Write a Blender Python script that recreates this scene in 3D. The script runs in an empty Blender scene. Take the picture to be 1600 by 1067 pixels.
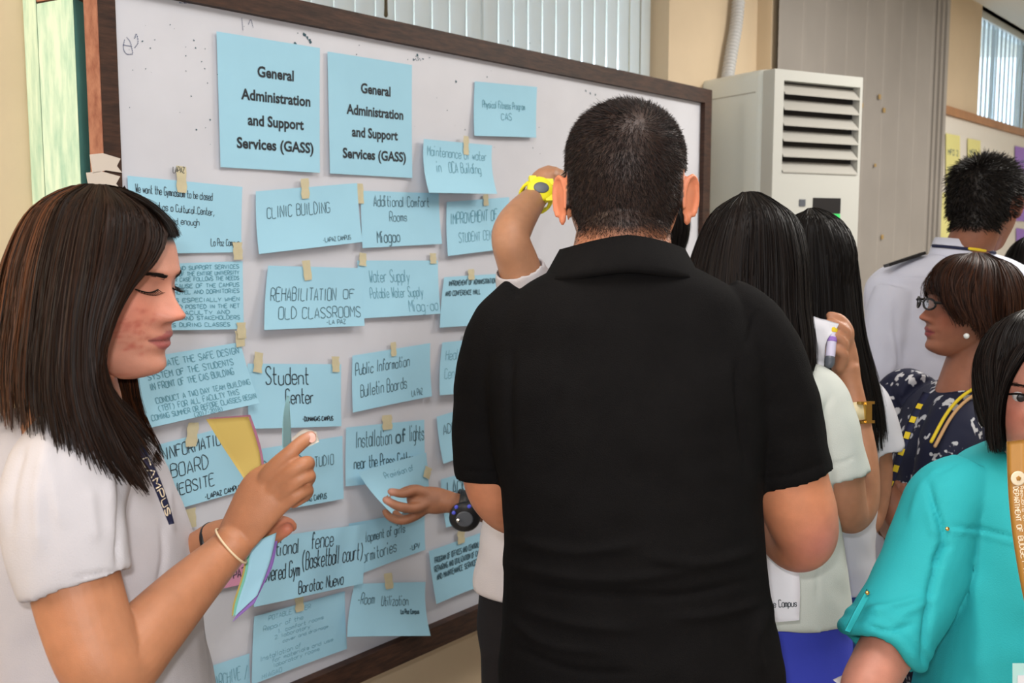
import bpy, math, random
import numpy as np
from mathutils import Vector, Matrix, noise as mnoise
random.seed(7); rng = np.random.default_rng(7)
C = bpy.context.scene.collection
# ------------------------------------------------------------------ camera
F = 1600.0; CAMH = 1.51; PITCH = math.atan(170.5/F)
cam_d = bpy.data.cameras.new('camera'); cam = bpy.data.objects.new('camera', cam_d); C.objects.link(cam)
cam_d.sensor_width = 36; cam_d.lens = 36*F/1600; cam_d.clip_start = .02
cam.location = (0, 0, CAMH); cam.rotation_euler = (math.pi/2-PITCH, 0, 0)
cam_d.dof.use_dof = True; cam_d.dof.focus_distance = 1.5; cam_d.dof.aperture_fstop = 9
bpy.context.scene.camera = cam
# ------------------------------------------------------------------ world, lights, exposure
sc = bpy.context.scene
sc.view_settings.view_transform = 'Standard'; sc.view_settings.look = 'None'
sc.view_settings.gamma = 1; sc.view_settings.use_curve_mapping = False
sc.view_settings.exposure = 0.42
w = bpy.data.worlds.new('world'); sc.world = w; w.use_nodes = True
bg = w.node_tree.nodes['Background']; bg.inputs[0].default_value = (.72, .88, 1, 1); bg.inputs[1].default_value = 3.6
def area(name, loc, target, size, power, col, sy=None):
    l = bpy.data.lights.new(name, 'AREA'); l.energy = power; l.color = col; l.size = size
    if sy: l.shape = 'RECTANGLE'; l.size_y = sy
    o = bpy.data.objects.new(name, l); C.objects.link(o); o.location = loc
    o.rotation_euler = (Vector(target)-Vector(loc)).to_track_quat('-Z', 'Y').to_euler(); return o
area('camera_flash', (-.035, -.02, CAMH+.085), (-.035, 3, CAMH-.2), .05, 7.0, (1, .98, .97), .03)
area('ceiling_area_light', (.3, .9, 2.93), (.3, .9, 0), 1.3, 22, (1, .98, .96), 1.0)
area('ceiling_area_light', (2.6, 3.0, 2.93), (2.6, 3.0, 0), 1.3, 75, (1, .96, .90), 1.0)
area('ceiling_area_light', (4.3, 5.0, 2.93), (4.3, 5.0, 0), 1.3, 55, (1, .96, .90), 1.0)  # added light, unseen, brightens the second board
area('left_window_daylight', (-2.3, .75, 2.1), (-1.0, 2.1, 1.4), 1.3, 70, (1, .87, .72), 1.2)
area('rear_area_light', (.6, -2.2, 1.9), (.9, 2.5, 1.2), 2.0, 28, (.95, .97, 1), 1.3)  # soft area light from behind the camera, its source unseen
# ------------------------------------------------------------------ pixel helpers
cp, sp = math.cos(PITCH), math.sin(PITCH)
FW = np.array([0, cp, -sp]); UP = np.array([0, sp, cp]); RT = np.array([1., 0, 0]); CO = np.array([0, 0, CAMH])
def ray(px, py): return FW + RT*(px-800)/F + UP*(533.5-py)/F
ZK = [1.0]                                     # distance factor of the figure being built
def P(px, py, Z): return CO + Z*ZK[0]*ray(px, py)
def proj(V):
    d = V-CO; z = d@FW
    return np.stack([800+F*(d@RT)/z, 533.5-F*(d@UP)/z, z], 1)
D = ray(2129, 363); D[2] = 0; D /= np.linalg.norm(D)
N = np.array([D[1], -D[0], 0.]); B0 = P(340, 49, 2.076); B0[2] = 0
def wp(s, h, n=0): p = B0+D*s+N*n; p[2] = h; return p
def onb(px, py, n=0):
    r = ray(px, py); t = ((B0+N*n-CO)@N)/(r@N); return CO+t*r
def sh(px, py, n=0):
    q = onb(px, py, n); return float((q-B0)@D), float(q[2])
# ------------------------------------------------------------------ materials
def mat(name, col, rough=.6, spec=.3, var=0, vscale=8, bump=0, bscale=60, metal=0, sss=0, trans=0, emis=None, attr=None, stretch=None, coat=0):
    m = bpy.data.materials.new(name); m.use_nodes = True; nt = m.node_tree; b = nt.nodes['Principled BSDF']
    b.inputs['Base Color'].default_value = (*col, 1); b.inputs['Roughness'].default_value = rough
    b.inputs['Specular IOR Level'].default_value = spec; b.inputs['Metallic'].default_value = metal
    b.inputs['Coat Weight'].default_value = coat
    if sss:
        b.inputs['Subsurface Weight'].default_value = sss; b.inputs['Subsurface Radius'].default_value = (1, .35, .2); b.inputs['Subsurface Scale'].default_value = .008
    if trans: b.inputs['Transmission Weight'].default_value = trans
    if emis: b.inputs['Emission Color'].default_value = (*emis[0], 1); b.inputs['Emission Strength'].default_value = emis[1]
    tc = nt.nodes.new('ShaderNodeTexCoord'); mp = nt.nodes.new('ShaderNodeMapping'); nt.links.new(tc.outputs['Object'], mp.inputs[0])
    if stretch: mp.inputs['Scale'].default_value = stretch
    src = None
    if attr:
        a = nt.nodes.new('ShaderNodeAttribute'); a.attribute_name = attr; src = a.outputs['Color']
    if var:
        nz = nt.nodes.new('ShaderNodeTexNoise'); nz.inputs['Scale'].default_value = vscale; nz.inputs['Detail'].default_value = 6
        nt.links.new(mp.outputs[0], nz.inputs['Vector'])
        mr = nt.nodes.new('ShaderNodeMapRange'); mr.inputs[1].default_value = .25; mr.inputs[2].default_value = .75
        mr.inputs[3].default_value = 1-var; mr.inputs[4].default_value = 1+var*.6; nt.links.new(nz.outputs[0], mr.inputs[0])
        mx = nt.nodes.new('ShaderNodeMix'); mx.data_type = 'RGBA'; mx.blend_type = 'MULTIPLY'; mx.inputs[0].default_value = 1
        mx.inputs[6].default_value = (*col, 1)
        if src: nt.links.new(src, mx.inputs[6])
        nt.links.new(mr.outputs[0], mx.inputs[7]); src = mx.outputs[2]
    if src: nt.links.new(src, b.inputs['Base Color'])
    if bump:
        n2 = nt.nodes.new('ShaderNodeTexNoise'); n2.inputs['Scale'].default_value = bscale; n2.inputs['Detail'].default_value = 4
        nt.links.new(mp.outputs[0], n2.inputs['Vector']); bp = nt.nodes.new('ShaderNodeBump')
        bp.inputs['Strength'].default_value = bump; bp.inputs['Distance'].default_value = .002
        nt.links.new(n2.outputs[0], bp.inputs['Height']); nt.links.new(bp.outputs[0], b.inputs['Normal'])
    return m
def ramp_mat(name, c0, c1, pos0, pos1, scale, stretch, rough=.7, tex='noise', spec=.3):
    m = mat(name, c0, rough, spec); nt = m.node_tree; b = nt.nodes['Principled BSDF']
    mp = [n for n in nt.nodes if n.type == 'MAPPING'][0]; mp.inputs['Scale'].default_value = stretch
    if tex == 'noise':
        t = nt.nodes.new('ShaderNodeTexNoise'); t.inputs['Detail'].default_value = 8; t.inputs['Roughness'].default_value = .65
    else: t = nt.nodes.new('ShaderNodeTexVoronoi')
    t.inputs['Scale'].default_value = scale; nt.links.new(mp.outputs[0], t.inputs['Vector'])
    r = nt.nodes.new('ShaderNodeValToRGB'); r.color_ramp.elements[0].position = pos0; r.color_ramp.elements[1].position = pos1
    r.color_ramp.elements[0].color = (*c0, 1); r.color_ramp.elements[1].color = (*c1, 1)
    nt.links.new(t.outputs[0], r.inputs[0]); nt.links.new(r.outputs[0], b.inputs['Base Color']); return m
MW = mat('cream_wall', (.62, .495, .345), .8, .2, .08, 3, .2, 40)
MBOARD = mat('whiteboard', (.60, .605, .655), .38, .35, .07, 5)
MFR = ramp_mat('dark_wood', (.020, .009, .006), (.085, .036, .020), .35, .8, 9, (2, 2, 14), .55)
MFR2 = ramp_mat('worn_red_wood', (.22, .08, .05), (.42, .2, .13), .3, .7, 14, (3, 3, 2), .7)
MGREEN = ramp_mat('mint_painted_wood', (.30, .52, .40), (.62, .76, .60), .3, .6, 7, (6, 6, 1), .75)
MGREENSH = mat('shaded_mint_wood', (.12, .34, .30), .7, .3, .15, 12)  # darker teal version of the post paint; frame's shadow put into the colour
MBLUEP = mat('blue_paper', (.345, .61, .755), .75, .2, .05, 6, .12, 30)
MYELP = mat('yellow_paper', (.58, .44, .13), .75, .2, .05, 6)
MPINKP = mat('pink_paper', (.62, .27, .40), .75, .2, .05, 6)
MPURP = mat('purple_paper', (.32, .18, .55), .75, .2)
MGRNP = mat('green_paper', (.22, .58, .44), .75, .2)
MPALEY = mat('pale_yellow_paper', (.66, .62, .25), .75, .2)
MWHP = mat('white_paper', (.76, .75, .80), .7, .2, .03, 10)
MTAPE = mat('masking_tape', (.56, .50, .33), .55, .3, .12, 40)
MINK = mat('black_ink', (.018, .026, .035), .6)
MINKF = mat('faded_ink', (.10, .27, .35), .7)
MINKM = mat('grey_ink', (.045, .10, .13), .7)
MINKP = mat('printed_black', (.02, .024, .03), .6)
MSLAT = mat('blind_slat', (.80, .86, .90), .6, .2, .03, 3)
MWHITE = mat('white_plastic', (.66, .69, .66), .35, .4)
MGRILL = mat('beige_grille', (.36, .35, .32), .45, .4)
MDARK = mat('black_plastic', (.012, .012, .014), .4, .4)
MPANEL = mat('ribbed_panel', (.30, .275, .25), .65, .3, .10, 2.5)
MFLOOR = ramp_mat('terrazzo_floor', (.42, .39, .34), (.6, .56, .5), .4, .6, 60, (1, 1, 1), .4)
MCEIL = mat('white_ceiling', (.7, .68, .62), .8)
MSKIN = mat('skin', (.5, .25, .15), .47, .38, .12, 45, .22, 900, sss=.12, attr='Col')
MHAIR = mat('hair', (.02, .015, .012), .48, .10, attr='Col')
MBLACK = mat('black_cotton', (.0065, .0060, .0062), .9, .06, .15, 20, .5, 700)
MWHT = mat('white_blouse_cloth', (.46, .44, .465), .8, .2, .02, 8, .25, 600)
MCREAM = mat('cream_blouse_cloth', (.54, .565, .525), .8, .2, .02, 8, .25, 600)
MUNI = mat('white_uniform_cloth', (.62, .64, .76), .8, .2, .02, 8, .2, 600)
MTEALC = mat('teal_chiffon', (.026, .40, .44), .72, .2, .06, 5, .25, 500)
MBLUES = mat('royal_blue_cloth', (.055, .075, .56), .8, .2, .05, 8, .2, 500)
MBLUEL = mat('mid_blue_cloth', (.05, .10, .33), .8, .2)
MDKT = mat('dark_trouser_cloth', (.012, .011, .013), .85, .15, .1, 20, .3, 500)
MBRT = mat('brown_trouser_cloth', (.035, .022, .02), .85, .15)
MGOLD = mat('gold_metal', (.75, .50, .16), .25, .5, metal=1)
MSILV = mat('silver_metal', (.7, .68, .64), .25, .5, metal=1)
MPEARL = mat('pearl', (.8, .82, .80), .2, .6)
MYELW = mat('yellow_resin', (.80, .74, .02), .45, .4)
MGREY = mat('grey_dial', (.09, .10, .12), .35, .4)
MBLUEB = mat('blue_button', (.08, .10, .65), .4, .4)
MELAST = mat('cream_elastic', (.70, .55, .36), .7)
MNAVY = mat('navy_webbing', (.012, .015, .05), .7)
MYELT = mat('yellow_webbing', (.75, .55, .03), .7)
MORNG = mat('ochre_satin_webbing', (.40, .19, .035), .45, .4)
MPALE = mat('pale_print', (.80, .68, .50), .6)
MGLASS = mat('clear_glass', (.9, .97, 1), .05, .5, trans=1)
MCLEAR = mat('teal_clear_vinyl', (.45, .72, .70), .3, .5)
MNAIL = mat('fingernail', (.62, .36, .30), .3, .5)
MGREENL = mat('green_sticker', (.05, .62, .15), .5)
MFLORAL = ramp_mat('navy_floral_print', (.55, .55, .58), (.010, .012, .035), .27, .31, 19, (1, 1, .8), .75, 'vor')
def make_translucent(m, f):
    nt = m.node_tree; b = nt.nodes['Principled BSDF']; o = nt.nodes['Material Output']; t = nt.nodes.new('ShaderNodeBsdfTranslucent'); x = nt.nodes.new('ShaderNodeMixShader')
    t.inputs[0].default_value = b.inputs['Base Color'].default_value; x.inputs[0].default_value = f
    nt.links.new(b.outputs[0], x.inputs[1]); nt.links.new(t.outputs[0], x.inputs[2]); nt.links.new(x.outputs[0], o.inputs[0])
make_translucent(MSLAT, .55)
# distort the flower print
_nt = MFLORAL.node_tree; _v = [n for n in _nt.nodes if n.type == 'TEX_VORONOI'][0]; _mp = [n for n in _nt.nodes if n.type == 'MAPPING'][0]
_n = _nt.nodes.new('ShaderNodeTexNoise'); _n.inputs['Scale'].default_value = 38; _nt.links.new(_mp.outputs[0], _n.inputs['Vector'])
_a = _nt.nodes.new('ShaderNodeMix'); _a.data_type = 'RGBA'; _a.blend_type = 'ADD'; _a.inputs[0].default_value = .11
_nt.links.new(_mp.outputs[0], _a.inputs[6]); _nt.links.new(_n.outputs['Color'], _a.inputs[7]); _nt.links.new(_a.outputs[2], _v.inputs['Vector'])
# ------------------------------------------------------------------ object helpers
def thing(name, label, cat, loc=(0, 0, 0), group=None):
    o = bpy.data.objects.new(name, None); C.objects.link(o); o.location = Vector([float(c) for c in loc]); o.empty_display_size = .05
    o['label'] = label; o['category'] = cat
    if group: o['group'] = group
    return o
def mobj(name, V, Fc, m, parent=None, smooth=True, col=None, label=None, kind=None):
    V = np.asarray(V, float); me = bpy.data.meshes.new(name)
    off = np.array(parent.matrix_world.translation if False else parent.location) if parent is not None else np.zeros(3)
    if parent is not None and parent.parent is not None: off = off+np.array(parent.parent.location)
    me.from_pydata((V-off).tolist(), [], [tuple(int(i) for i in f) for f in Fc]); me.materials.append(m)
    if smooth: me.polygons.foreach_set('use_smooth', [True]*len(me.polygons))
    if col is not None:
        a = me.color_attributes.new('Col', 'FLOAT_COLOR', 'POINT'); cc = np.ones((len(V), 4)); cc[:, :3] = col
        a.data.foreach_set('color', cc.ravel())
    me.update(); o = bpy.data.objects.new(name, me); C.objects.link(o)
    if parent is not None: o.parent = parent
    if label: o['label'] = label
    if kind: o['kind'] = kind
    return o
def tag(o, label, cat, group=None):
    o['label'] = label; o['category'] = cat
    if group: o['group'] = group
    return o
def join(pcs):
    V = []; Fc = []; n = 0
    for v, f in pcs:
        V.append(np.asarray(v, float)); Fc += [tuple(i+n for i in q) for q in f]; n += len(v)
    return np.concatenate(V), Fc
def loft(rings, cap=True, closed=True):
    n = len(rings[0]); V = np.concatenate(rings); Fc = []
    for i in range(len(rings)-1):
        for j in range(n if closed else n-1):
            k = (j+1) % n; Fc.append((i*n+j, i*n+k, (i+1)*n+k, (i+1)*n+j))
    if cap and closed: Fc.append(tuple(range(n))[::-1]); Fc.append(tuple((len(rings)-1)*n+j for j in range(n)))
    return V, Fc
def grid(Pts):
    a, b = Pts.shape[:2]; idx = np.arange(a*b).reshape(a, b)
    Fc = np.stack([idx[:-1, :-1], idx[:-1, 1:], idx[1:, 1:], idx[1:, :-1]], -1).reshape(-1, 4)
    return Pts.reshape(-1, 3), [tuple(q) for q in Fc.tolist()]
def cr(Pn, k):
    """catmull-rom through rows of Pn at k samples (any trailing dims)"""
    Pn = np.asarray(Pn, float); n = len(Pn); t = np.linspace(0, n-1, k); i = np.minimum(t.astype(int), n-2); f = (t-i).reshape((-1,)+(1,)*(Pn.ndim-1))
    g = lambda j: Pn[np.clip(j, 0, n-1)]
    p0, p1, p2, p3 = g(i-1), g(i), g(i+1), g(i+2)
    p0 = np.where((i-1 < 0).reshape(f.shape), 2*p1-p2, p0); p3 = np.where((i+2 > n-1).reshape(f.shape), 2*p2-p1, p3)
    return .5*(2*p1+(p2-p0)*f+(2*p0-5*p1+4*p2-p3)*f**2+(3*p1-p0-3*p2+p3)*f**3)
def tube(pts, rad, n=14, k=None, round_ends=True, squash=None):
    """pts (m,3), rad (m,) ; squash=(dir, factor) flattens along dir"""
    pts = np.asarray(pts, float); rad = np.asarray(rad, float)
    k = k or max(4, (len(pts)-1)*6+1); A = cr(np.column_stack([pts, rad]), k); p = A[:, :3]; r = np.maximum(A[:, 3], 1e-4)
    T = np.gradient(p, axis=0); T /= np.linalg.norm(T, axis=1)[:, None]+1e-12
    if round_ends:
        ts = np.array([1, .85, .5, 0.]); a0 = [p[0]-T[0]*r[0]*math.sin(x*math.pi/2) for x in ts[:3]]; r0 = [max(r[0]*math.cos(x*math.pi/2), r[0]*.04) for x in ts[:3]]
        a1 = [p[-1]+T[-1]*r[-1]*math.sin(x*math.pi/2) for x in ts[2::-1]]; r1 = [max(r[-1]*math.cos(x*math.pi/2), r[-1]*.04) for x in ts[2::-1]]
        p = np.concatenate([a0, p, a1]); r = np.concatenate([r0, r, r1]); T = np.concatenate([[T[0]]*3, T, [T[-1]]*3])
    u = np.cross(T[0], [0, 0, 1.]);
    if np.linalg.norm(u) < .1: u = np.cross(T[0], [1., 0, 0])
    u /= np.linalg.norm(u); rings = []
    a = np.linspace(0, 2*math.pi, n, endpoint=False)
    for i in range(len(p)):
        u = u-T[i]*(u@T[i]); u /= np.linalg.norm(u); v = np.cross(T[i], u)
        off = (np.cos(a)[:, None]*u+np.sin(a)[:, None]*v)*r[i]
        if squash is not None:
            d = np.asarray(squash[0], float); d = d/np.linalg.norm(d); off = off-np.outer(off@d, d)*(1-squash[1])
        rings.append(p[i]+off)
    return loft(rings)
def ptube(lst, **k):
    return tube([P(*q[:3]) for q in lst], [q[3] for q in lst], **k)
def ell(c, ax, n=16, R=None):
    a = np.linspace(0, 2*math.pi, n, endpoint=False); rings = []
    for t in np.linspace(.06, math.pi-.06, n//2+1):
        q = np.stack([math.sin(t)*np.cos(a)*ax[0], math.sin(t)*np.sin(a)*ax[1], np.full(n, math.cos(t)*ax[2])], 1)
        if R is not None: q = q@np.asarray(R).T
        rings.append(q+c)
    return loft(rings)
def ringh(c, a, b, yaw=0, e=2.4, n=48, tilt=0, fwd=0):
    t = np.linspace(0, 2*math.pi, n, endpoint=False); cs, sn = np.cos(t), np.sin(t)
    x = a*np.sign(cs)*abs(cs)**(2/e); y = b*np.sign(sn)*abs(sn)**(2/e)
    z = tilt*y
    ca, sa = math.cos(yaw), math.sin(yaw)
    return np.asarray(c)+np.stack([x*ca-y*sa, x*sa+y*ca, z], 1)
def sr(l, r, py, Z, b, yaw=0, e=2.4, tilt=0):
    """silhouette ring: spans px l..r at row py, depth Z, half thickness b (metres), yaw of the body"""
    W = (r-l)/2*Z*ZK[0]/F; c, s = math.cos(yaw), math.sin(yaw)
    if abs(s) < .7: a = math.sqrt(max(W*W-(b*s)**2, 1e-4))/abs(c)
    else: a = b; b = math.sqrt(max(W*W-(a*c)**2, 1e-4))/abs(s)
    return ringh(P((l+r)/2, py, Z), a, b, yaw, e, tilt=tilt)
def interp_rings(rings, k): return list(cr(np.stack(rings), k))
def box(s0, s1, h0, h1, n0, n1):
    V = [wp(s, h, n) for s in (s0, s1) for h in (h0, h1) for n in (n0, n1)]
    return np.array(V), [(0, 1, 3, 2), (4, 6, 7, 5), (0, 4, 5, 1), (2, 3, 7, 6), (0, 2, 6, 4), (1, 5, 7, 3)]
def abox(c, hx, hy, hz, R=None):
    V = np.array([(x*hx, y*hy, z*hz) for x in (-1, 1) for y in (-1, 1) for z in (-1, 1)], float)
    if R is not None: V = V@np.asarray(R).T
    return V+c, [(0, 1, 3, 2), (4, 6, 7, 5), (0, 4, 5, 1), (2, 3, 7, 6), (0, 2, 6, 4), (1, 5, 7, 3)]
def frame3(z, x=None):
    z = np.asarray(z, float); z = z/np.linalg.norm(z)
    x = np.asarray(x if x is not None else ([0, 0, 1.] if abs(z[2]) < .9 else [1., 0, 0]), float)
    x = x-z*(x@z); x /= np.linalg.norm(x); return np.stack([x, np.cross(z, x), z], 1)
def prism(profile, R, c, t0, t1):
    """profile (n,2) in R's x,y, extruded along R's z"""
    pr = np.asarray(profile, float); a = [np.column_stack([pr, np.full(len(pr), t)])@R.T+c for t in (t0, t1)]
    return loft(a)
def normals(V, Fc):
    Nn = np.zeros_like(V); q = np.array([f if len(f) == 4 else (f[0], f[1], f[2], f[2]) for f in Fc])
    fn = np.cross(V[q[:, 2]]-V[q[:, 0]], V[q[:, 3]]-V[q[:, 1]])
    for k in range(4): np.add.at(Nn, q[:, k], fn)
    return Nn/(np.linalg.norm(Nn, axis=1)[:, None]+1e-12)
def remesh(pcs, voxel, smooth=2, fac=.5):
    V, Fc = join(pcs); me = bpy.data.meshes.new('t'); me.from_pydata(V.tolist(), [], Fc); me.update()
    o = bpy.data.objects.new('t', me); C.objects.link(o)
    m = o.modifiers.new('r', 'REMESH'); m.mode = 'VOXEL'; m.voxel_size = voxel; m.adaptivity = 0
    if smooth: s = o.modifiers.new('s', 'SMOOTH'); s.iterations = smooth; s.factor = fac
    dg = bpy.context.evaluated_depsgraph_get(); e = o.evaluated_get(dg); em = e.to_mesh()
    V = np.empty(len(em.vertices)*3); em.vertices.foreach_get('co', V); V = V.reshape(-1, 3)
    q = np.empty(len(em.loops), int); em.loops.foreach_get('vertex_index', q)
    ls = np.empty(len(em.polygons), int); em.polygons.foreach_get('loop_start', ls)
    lt = np.empty(len(em.polygons), int); em.polygons.foreach_get('loop_total', lt)
    ql = q.tolist(); Fq = [tuple(ql[a:a+b]) for a, b in zip(ls.tolist(), lt.tolist())]
    e.to_mesh_clear(); bpy.data.objects.remove(o); bpy.data.meshes.remove(me); return V, Fq
def wrinkle(V, Fc, amp, sc_, seed=0, stretch=(1, 1, 1)):
    Nn = normals(V, Fc); o = Vector((seed*3.1, seed*1.7, seed)); s = np.array(stretch)*sc_
    d = np.array([mnoise.noise(Vector(p)+o)+.5*mnoise.noise(Vector(p)*2.1+o) for p in (V*s).tolist()])
    return V+Nn*(d*amp)[:, None]
def folds(V, Fc, lst):
    """lst: (polyline px, width px, amp m): relief on the camera side along pencil lines"""
    Nn = normals(V, Fc); pr = proj(V); vis = np.einsum('ij,ij->i', Nn, CO-V) > 0
    out = V.copy()
    for pl, wd, amp in lst:
        pl = np.array(pl, float); pl = cr(pl, max(2, (len(pl)-1)*4+1)); best = np.full(len(V), 1e9); tt = np.zeros(len(V)); L = len(pl)-1
        near = vis & (pr[:, 0] > pl[:, 0].min()-3*wd) & (pr[:, 0] < pl[:, 0].max()+3*wd) & (pr[:, 1] > pl[:, 1].min()-3*wd) & (pr[:, 1] < pl[:, 1].max()+3*wd)
        ix = np.where(near)[0]; q = pr[ix, :2]; b = np.full(len(ix), 1e9); t_ = np.zeros(len(ix))
        for i in range(L):
            a, c = pl[i], pl[i+1]; d = c-a; t = np.clip(((q-a)@d)/(d@d+1e-9), 0, 1); dd = np.linalg.norm(q-a-t[:, None]*d, axis=1)
            m = dd < b; b[m] = dd[m]; t_[m] = (i+t[m])/L
        fade = np.minimum(1, np.minimum(t_, 1-t_)*5+.1)
        out[ix] += Nn[ix]*(amp*np.exp(-(b/wd)**2)*fade)[:, None]
    return out
def decal_lift(V, n): return V
# ------------------------------------------------------------------ stroke lettering
G = {'A': '02 29 42;14 34', 'B': '02 09 39 48 47 36 06;36 45 43 32 02', 'C': '48 39 19 08 03 12 32 43', 'D': '02 09 29 47 44 22 02', 'E': '42 02 09 49;06 36', 'F': '02 09 49;06 36',
     'G': '48 39 19 08 03 12 32 43 45 25', 'H': '02 09;42 49;06 46', 'I': '22 29', 'J': '39 33 22 12 03', 'K': '02 09;49 05 42', 'L': '09 02 42', 'M': '02 09 25 49 42', 'N': '02 09 42 49',
     'O': '19 08 03 12 32 43 48 39 19', 'P': '02 09 39 48 46 35 05', 'Q': '19 08 03 12 32 43 48 39 19;24 41', 'R': '02 09 39 48 46 35 05;25 42', 'S': '48 39 19 08 07 16 35 44 43 32 12 03',
     'T': '09 49;29 22', 'U': '09 03 12 32 43 49', 'V': '09 22 49', 'W': '09 12 26 32 49', 'X': '02 49;09 42', 'Y': '09 25 49;25 22', 'Z': '09 49 02 42',
     'a': '45 36 16 05 03 12 32 43;46 42', 'b': '09 02;05 16 36 45 43 32 12 03', 'c': '45 36 16 05 03 12 32 43', 'd': '49 42;45 36 16 05 03 12 32 43', 'e': '04 44 45 36 16 05 03 12 32 43',
     'f': '38 29 18 12;06 36', 'g': '45 36 16 05 03 12 32 43;46 41 30 10', 'h': '09 02;05 16 36 45 42', 'i': '12 16;18 19', 'j': '26 21 10;28 29', 'k': '09 02;36 04 32', 'l': '19 12',
     'm': '02 06;05 16 25 22;25 36 45 42', 'n': '02 06;05 16 36 45 42', 'o': '16 05 03 12 32 43 45 36 16', 'p': '06 00;05 16 36 45 43 32 12 03', 'q': '45 36 16 05 03 12 32 43;46 40', 'r': '02 06;05 16 36',
     's': '45 36 16 05 14 34 43 32 12 03', 't': '19 13 22 32;06 36', 'u': '06 03 12 32 43;46 42', 'v': '06 22 46', 'w': '06 12 25 32 46', 'x': '06 42;02 46', 'y': '06 22;46 10', 'z': '06 46 02 42',
     '0': '19 08 03 12 32 43 48 39 19', '1': '18 29 22', '2': '08 19 39 48 46 02 42', '7': '09 49 12', '8': '19 08 07 16 36 45 43 32 12 03 05 16;36 47 48 39 19', '-': '15 35', '(': '39 17 14 31', ')': '19 37 34 11', '.': '12 13',
     ',': '23 11', "'": '29 27', '/': '01 49', '!': '29 25;23 22', '=': '14 44;16 46'}
NARR = {'i': 1.6, 'l': 1.6, 'I': 2.2, '.': 1.4, ',': 1.6, "'": 1.6, 'j': 2.6, 'f': 3.2, 't': 3.2, 'r': 3.4, ' ': 2.6}
def adv(ch): return NARR.get(ch, 4)+1.4
def text_ribbons(txt, S, u0, v0, u1, hh, thick, jit=.25, slope=0, aspect=1.0, slant=0):
    """write txt from u0 to u1, baseline v0 (v down), cap height hh in v, on surface S(u,v)->3D"""
    tot = sum(adv(c) for c in txt)-1.4; V = []; Fc = []; x0 = 0; r = random.Random(len(txt)*7+int(u0*999))
    for ch in txt:
        g = G.get(ch)
        if g:
            jy = r.uniform(-.6, .6)*jit; js = 1+r.uniform(-.15, .15)*jit*2
            for st in g.split(';'):
                q = np.array([(int(c[0]), int(c[1])) for c in st.split()], float)
                if ch in NARR and ch not in 'ftr': q[:, 0] -= 1 if ch != 'j' else 0
                q[:, 1] = (q[:, 1]-2)*js+jy; q[:, 0] += x0+slant*q[:, 1]; q += np.array([[r.uniform(-1, 1)*jit*.3, r.uniform(-1, 1)*jit*.3] for _ in q])
                if len(q) > 2: q = cr(q, (len(q)-1)*2+1)
                uv = np.column_stack([u0+(u1-u0)*q[:, 0]/tot, v0-hh*q[:, 1]/7.0+slope*(q[:, 0]/tot)])
                p = np.array([S(a, b) for a, b in uv]); t = np.gradient(p, axis=0) if len(p) > 1 else p
                e = 1e-3; n = np.cross(S(uv[0, 0]+e, uv[0, 1])-S(uv[0, 0], uv[0, 1]), S(uv[0, 0], uv[0, 1]+e)-S(uv[0, 0], uv[0, 1])); n /= np.linalg.norm(n)+1e-12
                if n@(CO-p[0]) < 0: n = -n
                sd = np.cross(t, n); sd /= np.linalg.norm(sd, axis=1)[:, None]+1e-12; th = thick/2
                b0 = len(V); V += list(p+sd*th+n*.0007)+list(p-sd*th+n*.0007); m = len(p)
                Fc += [(b0+i, b0+i+1, b0+m+i+1, b0+m+i) for i in range(m-1)]
        x0 += adv(ch)
    return V, Fc
def printed(txt, S, u0, u1, v0, hh, bold=.02):
    """solid letters from the built-in font, laid on surface S"""
    cu = bpy.data.curves.new('t', 'FONT'); cu.body = txt; cu.offset = bold; cu.resolution_u = 3; o = bpy.data.objects.new('t', cu); C.objects.link(o)
    dg = bpy.context.evaluated_depsgraph_get(); me = bpy.data.meshes.new_from_object(o.evaluated_get(dg))
    V = np.array([v.co[:] for v in me.vertices]); Fc = [tuple(p.vertices) for p in me.polygons]
    bpy.data.objects.remove(o); x0, x1 = V[:, 0].min(), V[:, 0].max()
    out = np.array([S(u0+(u1-u0)*(x-x0)/(x1-x0), v0-hh*y/.73) for x, y, _ in V])
    e = 1e-3; n = np.cross(S(.5+e, .5)-S(.5, .5), S(.5, .5+e)-S(.5, .5)); n /= np.linalg.norm(n)
    if n@(CO-out[0]) < 0: n = -n
    return out+n*.0008, Fc
# ================================================================== SETTING
def struct(name, V, Fc, m, smooth=False): return mobj(name, V, Fc, m, None, smooth, kind='structure')
def slab(x0, x1, y0, y1, z0, z1): return abox(np.array([(x0+x1)/2, (y0+y1)/2, (z0+z1)/2]), (x1-x0)/2, (y1-y0)/2, (z1-z0)/2)
struct('floor', *slab(-3, 8, -3, 9, -.1, 0), MFLOOR)
struct('ceiling', *slab(-3, 8, -3, 9, 3.0, 3.1), MCEIL)
struct('wall_rear', *slab(-3, 8, -2.6, -2.5, 0, 3), MW)
struct('wall_left', *slab(-3, -2.9, -2.5, 9, 0, 3), MW)
struct('wall_right', *slab(7.9, 8, -2.5, 9, 0, 3), MW)
WN = -.22                                     # face of the wall behind the board
sR1, _ = sh(1045, 60, WN); sL1 = sh(430, 60, WN)[0]
sPier0, _ = sh(1180, 60, WN); 
sW2 = sh(1533, 60, WN)[0]; w2b = 1.7; w2t = sh(1560, 20, WN)[1]
def strip(s0, s1, h0, h1): return box(s0, s1, h0, h1, WN-.16, WN)
sEnd = sW2+1.6
pcs = [strip(-2.6, sL1, 0, 3), strip(sL1, sR1, 0, 1.72), strip(sL1, sR1, 2.85, 3), strip(sR1, sW2, 0, 3), strip(sW2, sEnd, 0, w2b), strip(sW2, sEnd, w2t, 3), strip(sEnd, sEnd+3, 0, 3)]
struct('wall_back', *join(pcs), MW)
struct('wall_far', *box(sEnd+2.9, sEnd+3, 0, 3, WN, WN+12), MW)
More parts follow.
